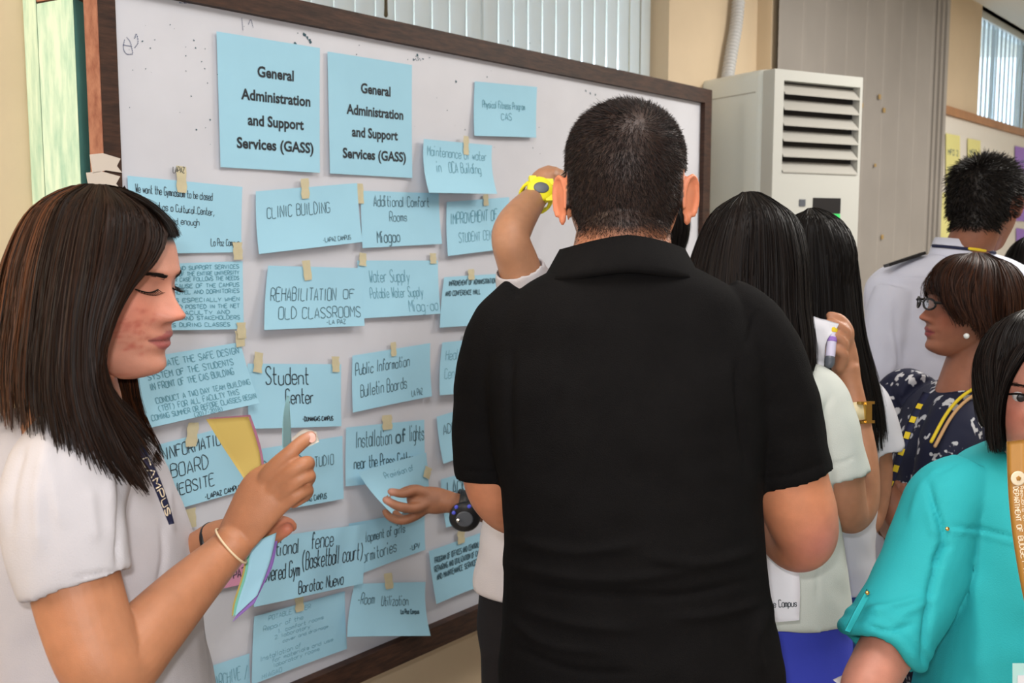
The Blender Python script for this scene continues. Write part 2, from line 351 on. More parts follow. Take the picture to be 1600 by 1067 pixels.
def window(nm, s0, s1, h0, h1, nslat, sw, label, grp, mslat=MSLAT):
    fr = join([box(s0, s0+.04, h0, h1, WN-.155, WN-.12), box(s1-.04, s1, h0, h1, WN-.155, WN-.12), box(s0, s1, h0, h0+.04, WN-.155, WN-.12), box(s0, s1, h1-.04, h1, WN-.155, WN-.12), box((s0+s1)/2-.02, (s0+s1)/2+.02, h0, h1, WN-.15, WN-.125)])
    f = struct(nm, *fr, MWHITE); mobj('pane', *box(s0+.03, s1-.03, h0+.03, h1-.03, WN-.142, WN-.138), MGLASS, f, False)
    b = thing('vertical_blind', label, 'blind', wp((s0+s1)/2, h1-.03, WN-.06), grp)
    mobj('head_rail', *box(s0+.01, s1-.01, h1-.06, h1-.005, WN-.09, WN-.04), MWHITE, b, False)
    sl = None
    for i in range(nslat):
        sx = s0+.02+(s1-s0-.04)*(i+.5)/nslat; c = wp(sx, (h0+h1)/2-.02, WN-.065)
        if sl is None:
            tt = np.linspace(-1, 1, 7); ang = math.radians(-7)
            rows = [[wp(sx+sw*t*math.cos(ang), h, WN-.065+sw*t*math.sin(ang)+.004*(1-t*t)) for h in (h0+.03, h1-.06)] for t in tt]
            V, Fc = grid(np.array(rows)); sl = mobj('slat', V, Fc, mslat, b); sl0 = sx
        else:
            c2 = sl.copy(); C.objects.link(c2); c2.parent = b; c2.location = Vector((D*(sx-sl0)).tolist())
    return b
window('window_1', sL1, sR1, 1.72, 2.85, int((sR1-sL1)/.074), .0395, 'white vertical slat blind in the wide window above the large whiteboard', None)
MSL2 = mat('grey_blue_slat', (.5, .58, .64), .6, .2); make_translucent(MSL2, .3)
window('window_2', sW2, sEnd, w2b, w2t, 14, .06, 'grey blue vertical blind in the far window above the second board', None, MSL2)
# pull cord at the blind
cd = mobj('blind_cord', *tube([onb(603, -25, WN-.02), onb(603, 10, WN-.02), onb(603, 24, WN-.02)], [.0045, .0045, .0055], n=8), mat('cord_brown', (.05, .035, .012), .5)); tag(cd, 'thin dark pull cord with brass tip hanging before the blind', 'cord')
# pier with ribbed panel
PN = -.135; Z0 = sh(1212, 60, PN)[0]; Z1 = sh(1472, 60, PN)[0]; sPier0 = Z0
struct('wall_pier', *box(sPier0, Z1-.02, 0, 3, WN-.01, PN-.02), MW)
rows = []
xs = np.arange(sPier0+.005, Z1-.15, .0095)
for i, s in enumerate(xs): rows.append([wp(s, h, PN+(.007 if i % 2 else 0)+(.010 if (i//2) % 13 == 0 else 0)) for h in (0.0, 3.0)])
V, Fc = grid(np.array(rows)); struct('trim_1', V, Fc, MPANEL)
struct('trim_2', *join([box(Z1-.15, Z1-.105, 0, 3, PN-.02, PN+.018), box(Z1-.098, Z1-.06, 0, 3, PN-.02, PN+.03), box(Z1-.05, Z1, 0, 3, PN-.02, PN+.04)]), MPANEL)
for i, (px, py) in enumerate([(1376, 151), (1383, 172), (1348, 164), (1380, 370), (1369, 258)]):
    s, h = sh(px, py, PN+.02); q = .012 if i != 4 else .008
    o = mobj('tape_scrap', *box(s-q*1.2, s+q, h-q, h+q*.9, PN+.013, PN+.018), mat('old_tape', (.36, .24, .09), .6) if i == 0 else bpy.data.materials['old_tape'], None, False)
    tag(o, ['old brown tape scrap on the ribbed panel, upper one of the close pair', 'old brown tape scrap on the ribbed panel, lower one of the close pair', 'old tape scrap beside the air conditioner top corner', 'tape scrap on the ribbed panel level with the uniformed man\'s collar', 'tiny tape scrap halfway down the ribbed panel'][i], 'tape')
# ---- green post left of the board
gp = thing('door_post', 'mint green painted wooden post with knots left of the large whiteboard', 'post', P(90, 1000, 1.97)*[1, 1, 0])
def vprism(plan, h0, h1):
    a = [np.array([[*P(px, 300, Z)[:2], h] for px, Z in plan]) for h in (h0, h1)]; return loft(a)
mobj('plank', *vprism([(50, 2.02), (70, 1.985), (100, 2.12), (60, 2.12)], 0, 2.98), MGREEN, gp, False)
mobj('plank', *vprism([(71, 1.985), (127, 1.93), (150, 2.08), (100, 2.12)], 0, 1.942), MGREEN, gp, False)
mobj('plank', *vprism([(127.5, 1.931), (143, 1.975), (160, 2.06), (150, 2.08)], 0, 1.942), MGREENSH, gp, False, label='edge of the post, shadow of the frame coloured in as darker teal')
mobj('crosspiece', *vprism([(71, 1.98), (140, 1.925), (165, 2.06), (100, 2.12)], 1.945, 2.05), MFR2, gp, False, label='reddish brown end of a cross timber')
for k, (px, py) in enumerate([(89, 83)]):
    mobj('knot', *ell(P(px, py, 1.962), (.007, .004, .009)), MFR, gp)
# ---- main whiteboard
wb = thing('whiteboard', 'large whiteboard in a worn dark wooden frame covered with blue notes', 'whiteboard', wp(1.1, .0, 0))
s0 = sh(184, 300)[0]; s1 = sh(1093, 250)[0]; h1 = sh(500, 45)[1]; h0 = sh(464, 1062)[1]
fwid = .048
V, Fc = grid(np.array([[wp(s, h, 0) for h in np.linspace(h0, h1, 12)] for s in np.linspace(s0, s1, 20)]))
mobj('board_panel', *join([box(s0-.01, s1+.01, h0-.01, h1+.01, -.015, 0)]), MBOARD, wb, False)
mobj('frame_rail', *box(s0-fwid, s1+fwid, h1, h1+fwid, -.03, .018), MFR, wb, False)
mobj('frame_rail', *box(s0-fwid, s1+fwid, h0-.06, h0, -.03, .025), MFR, wb, False)
mobj('frame_stile', *box(s0-.034, s0, h0, h1, -.03, .018), MFR, wb, False)
mobj('frame_stile', *box(s1, s1+fwid, h0, h1, -.03, .018), MFR, wb, False)
mobj('frame_edge', *box(s0-.036, s0-.0345, h0, h1+.04, -.03, .017), MFR2, wb, False, label='worn reddish outer edge of the frame')
for s in (s0+.05, s1-.05): mobj('leg', *box(s-.03, s+.03, 0, h0-.055, -.04, .0), MFR, wb, False)
for px, py, q in [(165, 255, 1), (162, 283, 1.1)]:
    s, h = sh(px, py, .02); rr = [(s-.030*q, h+.014), (s-.005, h+.018), (s+.03*q, h+.010), (s+.022*q, h-.004), (s+.032*q, h-.016), (s, h-.013), (s-.026*q, h-.020)]
    mobj('masking_tape', *loft([np.array([wp(a, b, n) for a, b in rr]) for n in (.019, .0205)]), mat('whitish_tape', (.60, .53, .46), .6), wb, False, label='torn white tape wrapped on the frame')
# marks & smears on the board
def Sboard(px0, py0, px1, py1):
    a, b = sh(px0, py0); c, d = sh(px1, py1)
    return lambda u, v: wp(a+(c-a)*u, b+(d-b)*v, .0005)
r = random.Random(4); V = []; Fc = []
def speck(px, py, q, n=.0008):
    s, h = sh(px, py); b0 = len(V); m = 7
    for k in range(m): a = 2*math.pi*k/m; rr = q*r.uniform(.5, 1.2); V.append(wp(s+math.cos(a)*rr, h+math.sin(a)*rr, n))
    Fc.append(tuple(b0+k for k in range(m)))
for _ in range(70): speck(r.choice([r.uniform(195, 330), r.uniform(195, 700), r.uniform(640, 870)]), r.uniform(20, 240), r.uniform(.0006, .0022))
for _ in range(16): speck(r.gauss(652, 8), r.gauss(92, 2), .0018)
for px, py in [(476, 55), (480, 59), (484, 63), (474, 54), (485, 66), (712, 128), (915, 142), (922, 146), (930, 148), (652, 86), (461, 68)]: speck(px, py, .004)
mobj('marker_specks', V, Fc, MINKM, wb, False, kind='stuff')
V, Fc = [], []
for pl in [[(195, 62), (193, 75), (198, 84), (208, 84)], [(198, 58), (204, 66), (208, 84)], [(192, 70), (205, 72)], [(210, 60), (213, 52), (216, 66), (210, 76)], [(280, 4), (310, 6), (340, 12), (372, 19)], [(378, 28), (380, 48)], [(388, 38), (392, 30), (396, 44)], [(850, 190), (846, 240), (850, 290)], [(905, 160), (904, 260)]][:7]:
    q = cr(np.array(pl, float), 14); p = np.array([onb(a, b, .0009) for a, b in q]); t = np.gradient(p, axis=0); sd = np.cross(t, N); sd /= np.linalg.norm(sd, axis=1)[:, None]
    b0 = len(V); V += list(p+sd*.0011)+list(p-sd*.0011); Fc += [(b0+i, b0+i+1, b0+15+i-1+0, b0+14+i) for i in range(13)]
mobj('marker_scribble', V, Fc, mat('navy_ink', (.05, .07, .16), .6), wb, False, kind='stuff')
# ---- paper notes
def tape(root, S, u, v, ru, rv, a=0, m=None, wr=None, col=MTAPE):
    """piece centred at u,v reaching above the sheet; sizes in metres"""
    c = S(u, v); e = .01; ux = S(u+e, v)-S(u-e, v); ux /= np.linalg.norm(ux); vy = np.array([0, 0, -1.])
    n = np.cross(ux, vy); n /= np.linalg.norm(n)
    if n@(CO-c) < 0: n = -n
    ca, sa = math.cos(a), math.sin(a); A = ux*ca+vy*sa; B = -ux*sa+vy*ca
    rows = []
    for i, t in enumerate(np.linspace(-1, 1, 5)):
        rows.append([c+A*(x*ru*(1+.12*math.sin(7*t+u*9)))+B*t*rv+n*(.0022+.001*t) for x in (-1, -.3, .3, 1)])
    Vv, Ff = grid(np.array(rows)); return mobj('masking_tape', Vv, Ff, col, root)
def note(label, cor, lines=(), tapes=(), m=MBLUEP, ink=MINK, curl=(.004, .012, .012), wave=.0015, base=.0025, grp='blue notes on the large whiteboard', printed_lines=None, cat='paper', name='paper_note', skew=0):
    """cor: TL,TR,BR,BL px; curl: offsets (top, bottom-left, bottom-right) from the board"""
    c = [onb(*cor[0], curl[0]+base), onb(*cor[1], curl[0]+base), onb(*cor[2], curl[2]+base), onb(*cor[3], curl[1]+base)]
    ph = random.uniform(0, 6)
    def S(u, v):
        p = c[0]*(1-u)*(1-v)+c[1]*u*(1-v)+c[2]*u*v+c[3]*(1-u)*v
        lin = curl[0]*(1-v)+(curl[1]*(1-u)+curl[2]*u)*v; want = curl[0]+((curl[1]*(1-u)+curl[2]*u)-curl[0])*v*v
        return p+N*(want-lin+wave*math.sin(4.2*u+ph+1.5*v)*(.4+v)+base*0)
    root = thing(name, label, cat, S(.5, .5), grp)
    Vv, Ff = grid(np.array([[S(u, v) for v in np.linspace(0, 1, 12)] for u in np.linspace(0, 1, 12)])); mobj('sheet', Vv, Ff, m, root)
    V = []; Fc = []
    for ln in lines:
        txt, u0, v0, u1, hh, th = ln[:6]; v_, f_ = text_ribbons(txt, S, u0, v0, u1, hh, th, slope=ln[6] if len(ln) > 6 else 0)
        b = len(V); V += v_; Fc += [tuple(i+b for i in q) for q in f_]
    if V: mobj('handwriting', V, Fc, ink, root, False, kind='stuff')
    if printed_lines:
        pcs = [printed(t, S, a, b, v, hh, .030) for t, a, b, v, hh in printed_lines]; mobj('printed_text', *join(pcs), MINKP, root, False, kind='stuff')
    for t in tapes: tape(root, S, *t)
    return root, S
g1 = [('General', .37, .73, .29, .083), ('Administration', .21, .90, .475, .083), ('and Support', .27, .83, .665, .083), ('Services (GASS)', .16, .93, .845, .083)]
g2 = [('General', .37, .73, .30, .085), ('Administration', .20, .89, .49, .085), ('and Support', .26, .82, .675, .085), ('Services (GASS)', .15, .92, .86, .085)]
note('blue printed title sheet nearest the left frame, top of the board', [(338, 49), (500, 75), (499, 270), (345, 261)], printed_lines=g1, curl=(.003, .006, .006), grp=None)
note('blue printed title sheet, right one of the two title sheets', [(511.5, 80.5), (644, 101.5), (644, 278), (515, 271)], printed_lines=g2, curl=(.003, .006, .006), grp=None)
T = .011
note('small blue note about the physical fitness program, highest of the handwritten notes', [(742, 127), (839, 136), (838, 215), (742, 212)], [('Physical Fitness Program', .13, .47, .80, .13, .002), ('CAS', .42, .68, .58, .12, .002)], ink=MINKF, curl=(.002, .012, .012))
note('blue note lettered rehabilitation of old classrooms, under the clinic building note', [(419, 415), (569, 419), (570, 509), (412, 515.5)], [('REHABILITATION', .05, .55, .70, .20, .0018), ('OF', .78, .53, .90, .15, .0018), ('OLD CLASSROOMS', .13, .84, .96, .18, .0018), ('-LA PAZ', .60, .95, .80, .07, .0014)], [(.38, .06, T, .022, -.1)], ink=MINKM, curl=(.003, .018, .014), base=.006)
note('blue note about water supply, partly under the rehabilitation note\'s right edge', [(558, 407), (684, 407), (688, 490), (569, 497.5)], [('Water Supply', .13, .38, .62, .22, .0016), ('Potable Water Supply', .12, .66, .78, .18, .0016), ('Miag-ao', .58, .93, .97, .22, .0016)], [(.06, -.02, T, .015, .1), (.93, -.04, T, .013)], ink=MINKF, curl=(.002, .012, .012))
note('blue note about maintenance of the building, curling off above the improvement note', [(662, 217), (769, 227), (776, 303), (671, 301)], [('Maintenance of water', .06, .30, .92, .18, .0016, .03), ('in   OCA Building', .18, .60, .82, .2, .0018)], [(.60, .05, .010, .024, .05)], ink=MINKF, curl=(.006, .045, .04), base=.008)
note('blue note asking that the gymnasium be closed, behind the woman\'s forehead', [(199, 274.5), (379, 292), (377.5, 394), (205, 397)], [('We want the Gymnasium to be closed', .06, .20, .72, .105, .0014, .04), ('and used as a Cultural Center,', .06, .40, .74, .10, .0014, .06), ('for congested enough', .06, .58, .60, .09, .0013, .03), ('La Paz Campus', .71, .90, .98, .10, .0014), ('---------', .31, .25, .47, .10, .0012, .01), ('----------', .45, .47, .72, .10, .0012, .02)], [(.44, -.02, T, .026, .03), (.96, .98, T, .018)], curl=(.002, .006, .006))
V, Fc = text_ribbons('LAPAZ', lambda u, v: onb(270+18*u, 270+20*v, .006), 0, 0, 1, .45, .0013)
tag(mobj('handwriting', V, Fc, MINK, None, False), 'tiny handwritten word on the tape above the gymnasium note', 'writing')
dense = [('SECURITY AND SUPPORT SERVICES', 0.1), ('MAINTENANCE OF THE ENTIRE UNIVERSITY', .19), ('SO THAT OUR CASE FOLLOWS THE NEEDS', .27), ('AND THE CAUSE OF THE CAMPUS', .37), ('STUDENT HOTEL AND DORMITORIES', .46), ('VEHICLES ESPECIALLY WHEN', .58), ('NEEDED AND POSTED IN THE NET', .68), ('OF THE FACULTY AND', .77), ('STUDENTS AND STAKEHOLDERS', .85), ('DAMAGES DURING CLASSES', .95)]
note('blue note dense with small faded capitals, behind the woman\'s nose', [(205, 414), (379, 408), (380.5, 514), (210, 517)], [(t, .12, v, .96 if len(t) > 22 else .86, .055, .0014) for t, v in dense], [(.97, 1.02, T, .017)], ink=MINKF, curl=(.002, .006, .006))
note('tilted blue note about campus safety and team building, below the woman\'s chin', [(205, 562), (376, 534.6), (406, 630), (230, 669)], [('EVALUATE THE SAFE DESIGN', .1, .17, .96, .095, .0015), ('SYSTEM OF THE STUDENTS', .1, .33, .88, .09, .0015), ('IN FRONT OF THE CAS BUILDING', .1, .48, .86, .095, .0015), ('CONDUCT A TWO DAY TEAM BUILDING', .12, .68, .98, .08, .0014), ('(TBT) FOR ALL FACULTY THIS', .12, .80, .85, .08, .0014), ('COMING SUMMER OR BEFORE CLASSES BEGIN', .05, .91, .99, .075, .0014), ('(2017-2018)', .4, .99, .66, .06, .0013)], [(1.0, -.06, T, .017)], ink=MINKF, curl=(.004, .012, .02), base=.006)
note('blue note lettered clinic building, top of the second column', [(399.5, 299), (558, 286), (565.6, 378), (405.5, 397)], [('CLINIC BUILDING', .10, .45, .70, .18, .0017), ('-LAPAZ CAMPUS', .60, .93, .88, .07, .0014)], [(.46, .02, T, .022)], ink=MINKM, curl=(.003, .02, .014), base=.005)
note('blue note about additional comfort rooms, right of the clinic building note', [(564, 298), (686, 302), (691, 381), (565.6, 387.6)], [('Additional Comfort', .15, .27, .86, .19, .0018), ('Rooms', .34, .54, .56, .17, .0017), ('Miagao', .18, .92, .46, .22, .0024)], [(-.02, .05, T, .023)], ink=MINKM, curl=(.002, .010, .010))
note('blue note about improvement of the student center, beside the raised forearm', [(698, 315.6), (796, 308), (798, 388), (699, 400)], [('IMPROVEMENT OF', .06, .42, .80, .2, .0022), ('STUDENT CENTER', .18, .78, .86, .17, .0016)], [(.6, .02, .01, .015)], ink=MINKF, curl=(.002, .015, .015))
note('blue note in bold small capitals on administration, just left of the man\'s shoulder', [(694, 433), (775, 428), (778, 506), (688, 512)], [('IMPROVEMENT OF ADMINISTRATION', .10, .18, .99, .09, .0028), ('AND CONFERENCE HALL', .06, .38, .70, .09, .0028), ('-UPV', .66, .8, .86, .10, .002)], [(.5, -.02, .012, .014)], ink=MINKM, curl=(.002, .015, .015))
note('blue note lettered student center in tall script, above the raised hand', [(387, 568), (533, 569), (534.5, 666), (389, 670)], [('Student', .18, .32, .63, .26, .0026), ('Center', .38, .62, .68, .22, .0026), ('-DUMANGAS CAMPUS', .55, .90, .90, .065, .0022)], [(.10, -.02, T, .022, .15), (.93, .0, T, .018)], curl=(.002, .008, .008))
note('blue note about public information bulletin boards, right of the student center note', [(550.6, 555.6), (672.5, 536), (675, 619), (550.6, 644.5)], [('Public Information', .04, .36, .72, .20, .002), ('Bulletin Boards', .10, .76, .68, .22, .002), ('LA PAZ', .74, .93, .88, .11, .0016)], [(.5, .0, .009, .017)], ink=MINKM, curl=(.002, .012, .012))
note('blue note with nearly blank face beside the man\'s left sleeve', [(691, 535), (764, 528), (764, 612), (687, 617.5)], [('Health', .1, .35, .5, .2, .0015), ('Center', .1, .7, .5, .2, .0015)], [(.5, -.02, .010, .015)], ink=MINKF, curl=(.002, .022, .022))
note('blue note about installation of lights, above the hand with the black watch', [(541, 668), (662.6, 655.6), (665, 748), (541, 760)], [('Installation', .12, .36, .56, .26, .0022), ('of', .62, .34, .74, .22, .0048), ('lights', .80, .34, .99, .26, .0022), ('near the Press Cottage', .10, .72, .88, .2, .0026)], [(.5, -.02, .016, .018)], curl=(.002, .008, .008), ink=MINKM)
note('blue note lettered information board website, behind the yellow sheet', [(205, 706), (385, 658), (395, 763), (215, 812)], [('C INFORMATION', .18, .24, .80, .17, .0020), ('BOARD', .30, .53, .62, .19, .0020), ('WEBSITE', .30, .80, .66, .17, .0020), ('-LAPAZ CAMPUS', .56, .97, .90, .07, .0020)], [(.50, -.02, .013, .024, .2)], curl=(.002, .008, .008), grp=None)
note('blue note lettered studio, behind the raised index finger', [(403, 702), (535, 681), (537, 779), (405, 803)], [('DANCE AND', .06, .35, .5, .14, .0018), ('STUDIO', .60, .42, .88, .15, .0018), ('-MAG CAMPUS', .5, .94, .78, .08, .0020)], [], ink=MINKM, curl=(.002, .008, .008))
note('pink note half hidden behind the woman\'s wrist', [(262, 842), (385, 812), (388, 910), (265, 939)], [('-LA PAZ', .6, .88, .95, .13, .002)], [(.28, -.25, .011, .02)], m=MPINKP, curl=(.002, .006, .006), grp=None)
note('long blue note about an additional fence and basketball court', [(400, 842), (573, 818), (568, 912), (396, 948)], [('Additional', .02, .30, .37, .23, .0022), ('fence', .48, .28, .68, .26, .0024), ('Covered Gym', .04, .66, .38, .24, .0026), ('(Basketball court)', .40, .58, .98, .28, .0026), ('Barotac Nuevo', .38, .94, .80, .19, .0026)], [], curl=(.010, .016, .012), base=.010)
note('blue note about dormitories, below the hand with the black watch', [(545, 818), (664, 797), (665, 859), (548, 902)], [('Development of girls', .05, .42, .72, .2, .0022), ('dormitories', .1, .80, .60, .25, .0022), ('-UPV', .78, .9, .92, .12, .0022)], [(.08, .25, .012, .022)], ink=MINKM, curl=(.002, .006, .006))
flap, _ = note('blue note lifted off the board by the hand with the black watch', [(560, 737), (666, 707), (673, 775), (617, 807)], [('Provision of', .3, .3, .75, .13, .0014)], [(.98, .45, .014, .014, .5)], ink=MINKF, curl=(.02, .075, .02), base=.008, wave=.003)
note('blue note lettered room utilization, lowest in its column', [(554, 912), (665, 909), (672, 993), (542.5, 995)], [('-Room', .08, .40, .30, .20, .002), ('Utilization', .40, .44, .76, .18, .002), ('La Paz Campus', .66, .60, .90, .08, .003)], [(.45, -.04, .014, .020, -.1)], curl=(.008, .032, .040), ink=MINKM)
note('blue note with faint pencil list, at the bottom edge of the board', [(397, 963), (539, 923.6), (542, 1013.6), (392.6, 1070)], [('POTABLE WATER', .15, .12, .60, .07, .0008), ('Repair of the', .10, .26, .52, .07, .0008), ('1. comfort rooms', .25, .36, .75, .06, .0008), ('2. laboratory', .22, .44, .6, .06, .0008), ('3. cover and drainage', .24, .53, .8, .05, .0008), ('Installation of', .08, .70, .5, .07, .0008), ('for materials and use', .20, .78, .85, .06, .0008), ('laboratory rooms', .22, .86, .7, .06, .0008), ('MIAGAO', .1, .97, .3, .06, .0008)], [(.47, -.02, .012, .020)], ink=MINKF, curl=(.002, .010, .006))
note('blue note about archives, cut by the bottom edge under the held papers', [(312, 1046), (390, 1021), (392, 1084), (318, 1115)], [('-- ARCHIVE /', .05, .55, .95, .3, .0012)], [], ink=MINKF, curl=(.002, .006, .006))
note('blue note peeking beside the man\'s left sleeve, above the one starting lack of', [(682, 651), (760, 628), (762, 702), (693, 724.7)], [('ADDITIONAL', .1, .42, .95, .2, .002)], [], ink=MINKM, curl=(.002, .018, .018))
note('blue note starting lack of, behind the black watch', [(689, 749), (765, 728), (765, 805), (697, 824)], [('LACK OF', .12, .42, .75, .32, .0028)], [], ink=MINKM, curl=(.002, .012, .012))
note('blue note with three lines of bold small capitals, low beside the white shirt hem', [(670, 861), (758, 830), (760, 912), (681.5, 943.7)], [('PROGRAM OF OFFICES AND CENTRALIZED', .08, .26, .99, .10, .0026), ('REPAIRING AND UTILIZATION OF CAMPUS', .06, .42, .99, .10, .0026), ('AND MAINTENANCE SERVICES', .08, .58, .86, .10, .0026)], [(.55, -.06, .014, .018)], ink=MINKM, curl=(.002, .014, .012))
# ---- second whiteboard, far right
wb2 = thing('whiteboard', 'second whiteboard with yellow and purple papers behind the uniformed man', 'whiteboard', wp(sh(1600, 300, WN+.03)[0], 0, WN+.03))
a0 = sh(1474, 200, WN+.03)[0]; ht = sh(1474, 164, WN+.03)[1]; a1 = a0+2.3
mobj('board_panel', *box(a0, a1, ht-1.4, ht-.05, WN+.005, WN+.02), mat('cream_board', (.66, .62, .56), .5), wb2, False)
MLW = mat('light_brown_wood', (.36, .17, .07), .6, .3, .2, 12)
mobj('frame_rail', *box(a0-.0, a1, ht-.05, ht, WN+.005, WN+.04), MLW, wb2, False)
mobj('frame_rail', *box(a0, a1, ht-1.45, ht-1.4, WN+.005, WN+.04), MLW, wb2, False)
for s in (a0+.1, a1-.1): mobj('leg', *box(s-.03, s+.03, 0, ht-1.45, WN+.005, WN+.03), MLW, wb2, False)
def note2(lab, l, r_, t, b, m, txt=None):
    q = [onb(l, t, WN+.026), onb(r_, t+(r_-l)*.2, WN+.026), onb(r_, b+(r_-l)*.05, WN+.028), onb(l, b, WN+.028)]
    S = lambda u, v: q[0]*(1-u)*(1-v)+q[1]*u*(1-v)+q[2]*u*v+q[3]*(1-u)*v
    ro = thing('paper_note', lab, 'paper', S(.5, .5), 'papers on the second whiteboard')
    V, Fc = grid(np.array([[S(u, v) for v in (0, .5, 1)] for u in (0, .5, 1)])); mobj('sheet', V, Fc, m, ro)
    if txt:
        V, Fc = [], []
        for s_, v in txt:
            v_, f_ = text_ribbons(s_, S, .15, v, .85, .10, .006, 0); b0 = len(V); V += v_; Fc += [tuple(i+b0 for i in f) for f in f_]
        mobj('printed_text', V, Fc, MINKM, ro, False, kind='stuff')
note2('pale yellow sheet nearest the ribbed pier on the second board', 1478, 1500, 208, 290, MPALEY, [('MFO 2', .4), ('HIGHER', .72), ('ADVANCED', .86)])
note2('pale yellow sheet above the uniformed man\'s head, right of the other', 1512, 1532, 216, 300, MPALEY, [('MFO 3', .3)])
note2('long pale yellow sheet behind the uniformed man\'s neck', 1470, 1492, 300, 372, MPALEY)
note2('purple sheet at the photo\'s right edge, highest of the purple ones', 1586, 1612, 228, 282, MPURP, [('MFO', .5)])
note2('purple sheet at the photo\'s right edge, middle of three', 1588, 1614, 312, 345, MPURP)
note2('purple sheet at the photo\'s right edge, lowest of three', 1588, 1614, 356, 400, MPURP)
# ---- air conditioner
ac_c = P(1206, 300, 3.72); ac_c[2] = 0
ang = math.radians(29); fx = np.array([math.cos(ang), math.sin(ang), 0]); fy = np.array([-math.sin(ang)*1., math.cos(ang), 0])
H = float(P(1206, 105, 3.72)[2]); WA = .445; DA = .52
ac = thing('air_conditioner', 'tall white floor standing air conditioner behind the whiteboard', 'air conditioner', ac_c+fx*WA/2+fy*DA/2)
def acb(x0, x1, y0, y1, z0, z1):
    V = np.array([ac_c+fx*x+fy*y+np.array([0, 0, z]) for x in (x0, x1) for y in (y0, y1) for z in (z0, z1)])
    return V, [(0, 1, 3, 2), (4, 6, 7, 5), (0, 4, 5, 1), (2, 3, 7, 6), (0, 2, 6, 4), (1, 5, 7, 3)]
def rrect(x0, x1, y0, y1, z, rd):
    pts = []
    for cx, cy, a in ((x1-rd, y0+rd, -90), (x1-rd, y1-rd, 0), (x0+rd, y1-rd, 90), (x0+rd, y0+rd, 180)):
        for k in range(7): t = math.radians(a+k*15); pts.append(ac_c+fx*(cx+rd*math.cos(t))+fy*(cy+rd*math.sin(t))+np.array([0, 0, z]))
    return np.array(pts)
gx0, gx1 = .045, .432; gz1 = H-.050; gz0 = H-.378
rings = [rrect(0, WA, .045, DA, z, .05) for z in (0, .5, 1, H-.03)]+[rrect(i, WA-i, .045+i, DA-i, H-.03+math.sin(t)*.03, .05) for i, t in ((.004, .5), (.012, 1.), (.03, 1.5))]
mobj('cabinet', *loft(rings), MWHITE, ac)
mobj('front_panel', *join([acb(.0, gx0, 0, .06, .05, H-.012), acb(gx1, WA, 0, .06, .05, H-.012), acb(gx0, gx1, 0, .06, gz1, H-.012), acb(gx0, gx1, 0, .06, .05, gz0)]), mat('warm_white_plastic', (.47, .475, .445), .4, .4), ac, False)
mobj('grille_recess', *acb(gx0, gx1, .035, .044, gz0, gz1), MDARK, ac, False)
for i in range(6):
    z = gz1-.010-i*(gz1-gz0-.02)/5.5
    pr = [ac_c+fx*x+fy*y+np.array([0, 0, zz]) for x in (gx0+.003, gx1-.003) for y, zz in ((.030, z), (.030, z+.004), (-.004, z-.035), (-.004, z-.039))]
    mobj('louvre', np.array(pr), [(0, 1, 2, 3), (7, 6, 5, 4), (0, 4, 5, 1), (1, 5, 6, 2), (2, 6, 7, 3), (3, 7, 4, 0)], MGRILL, ac, False)
mobj('display', *acb(.205, .345, -.004, 0, H-.525, H-.468), MDARK, ac, False, label='dark display window')
mobj('sticker', *acb(.245, .345, -.003, 0, H-.568, H-.527), MGREENL, ac, False, label='green sticker')
mobj('switch_plate', *acb(.135, .165, -.003, 0, H-.50, H-.475), MGREY, ac, False)
mobj('seam', *join([acb(-.002, 0, .10, .55, H-.085, H-.082)]), MGRILL, ac, False)
# hose
pts = [onb(x, y, WN+.034) for x, y in ((1160, -60), (1154, 0), (1150, 40), (1143, 80), (1137, 118), (1134, 140))]
q = cr(np.array(pts), 150); rd = .024+.003*np.where(np.arange(150) % 4 < 2, 1, -1)
A = tube(q, rd, n=14, k=150); ho = mobj('drain_hose', *A, mat('grey_white_hose', (.52, .52, .52), .6), None); tag(ho, 'white corrugated hose running down behind the air conditioner', 'hose')
# ================================================================== PEOPLE
def pw(z, tab):
    zs = [t[0] for t in tab]; return np.interp(z, zs, [t[1] for t in tab])
TF = [(0, .052), (.006, .072), (.014, .081), (.022, .083), (.033, .077), (.042, .080), (.050, .082), (.058, .083), (.066, .081), (.072, .080), (.09, .080), (.105, .080), (.116, .082), (.126, .086), (.14, .082), (.16, .077), (.18, .068), (.197, .055), (.21, .043), (.22, .018), (.225, -.012)]
TB = [(0, .034), (.010, .014), (.022, -.006), (.04, -.04), (.06, -.068), (.08, -.084), (.11, -.098), (.14, -.103), (.17, -.099), (.19, -.086), (.205, -.068), (.217, -.045), (.225, -.014)]
TW = [(0, .018), (.006, .027), (.014, .035), (.03, .047), (.05, .0575), (.07, .065), (.09, .070), (.11, .072), (.14, .076), (.165, .0745), (.185, .066), (.2, .055), (.213, .038), (.221, .02), (.225, .004)]
TC = [(0, .042), (.02, .025), (.05, .0), (.1, -.010), (.225, -.013)]
def smooth_tab(tab):
    z = np.linspace(0, .225, 91); v = pw(z, tab); k = np.array([1, 4, 6, 4, 1])/16.
    for _ in range(3): vp = np.pad(v, 2, mode='reflect', reflect_type='odd'); v = np.convolve(vp, k, 'valid')
    return z, v
_T = {k: smooth_tab(t) for k, t in dict(F=TF, B=TB, W=TW, C=TC).items()}
def tv(k, z): return np.interp(z, *_T[k])
gs = lambda d, s: np.exp(-(d/s)**2/2)
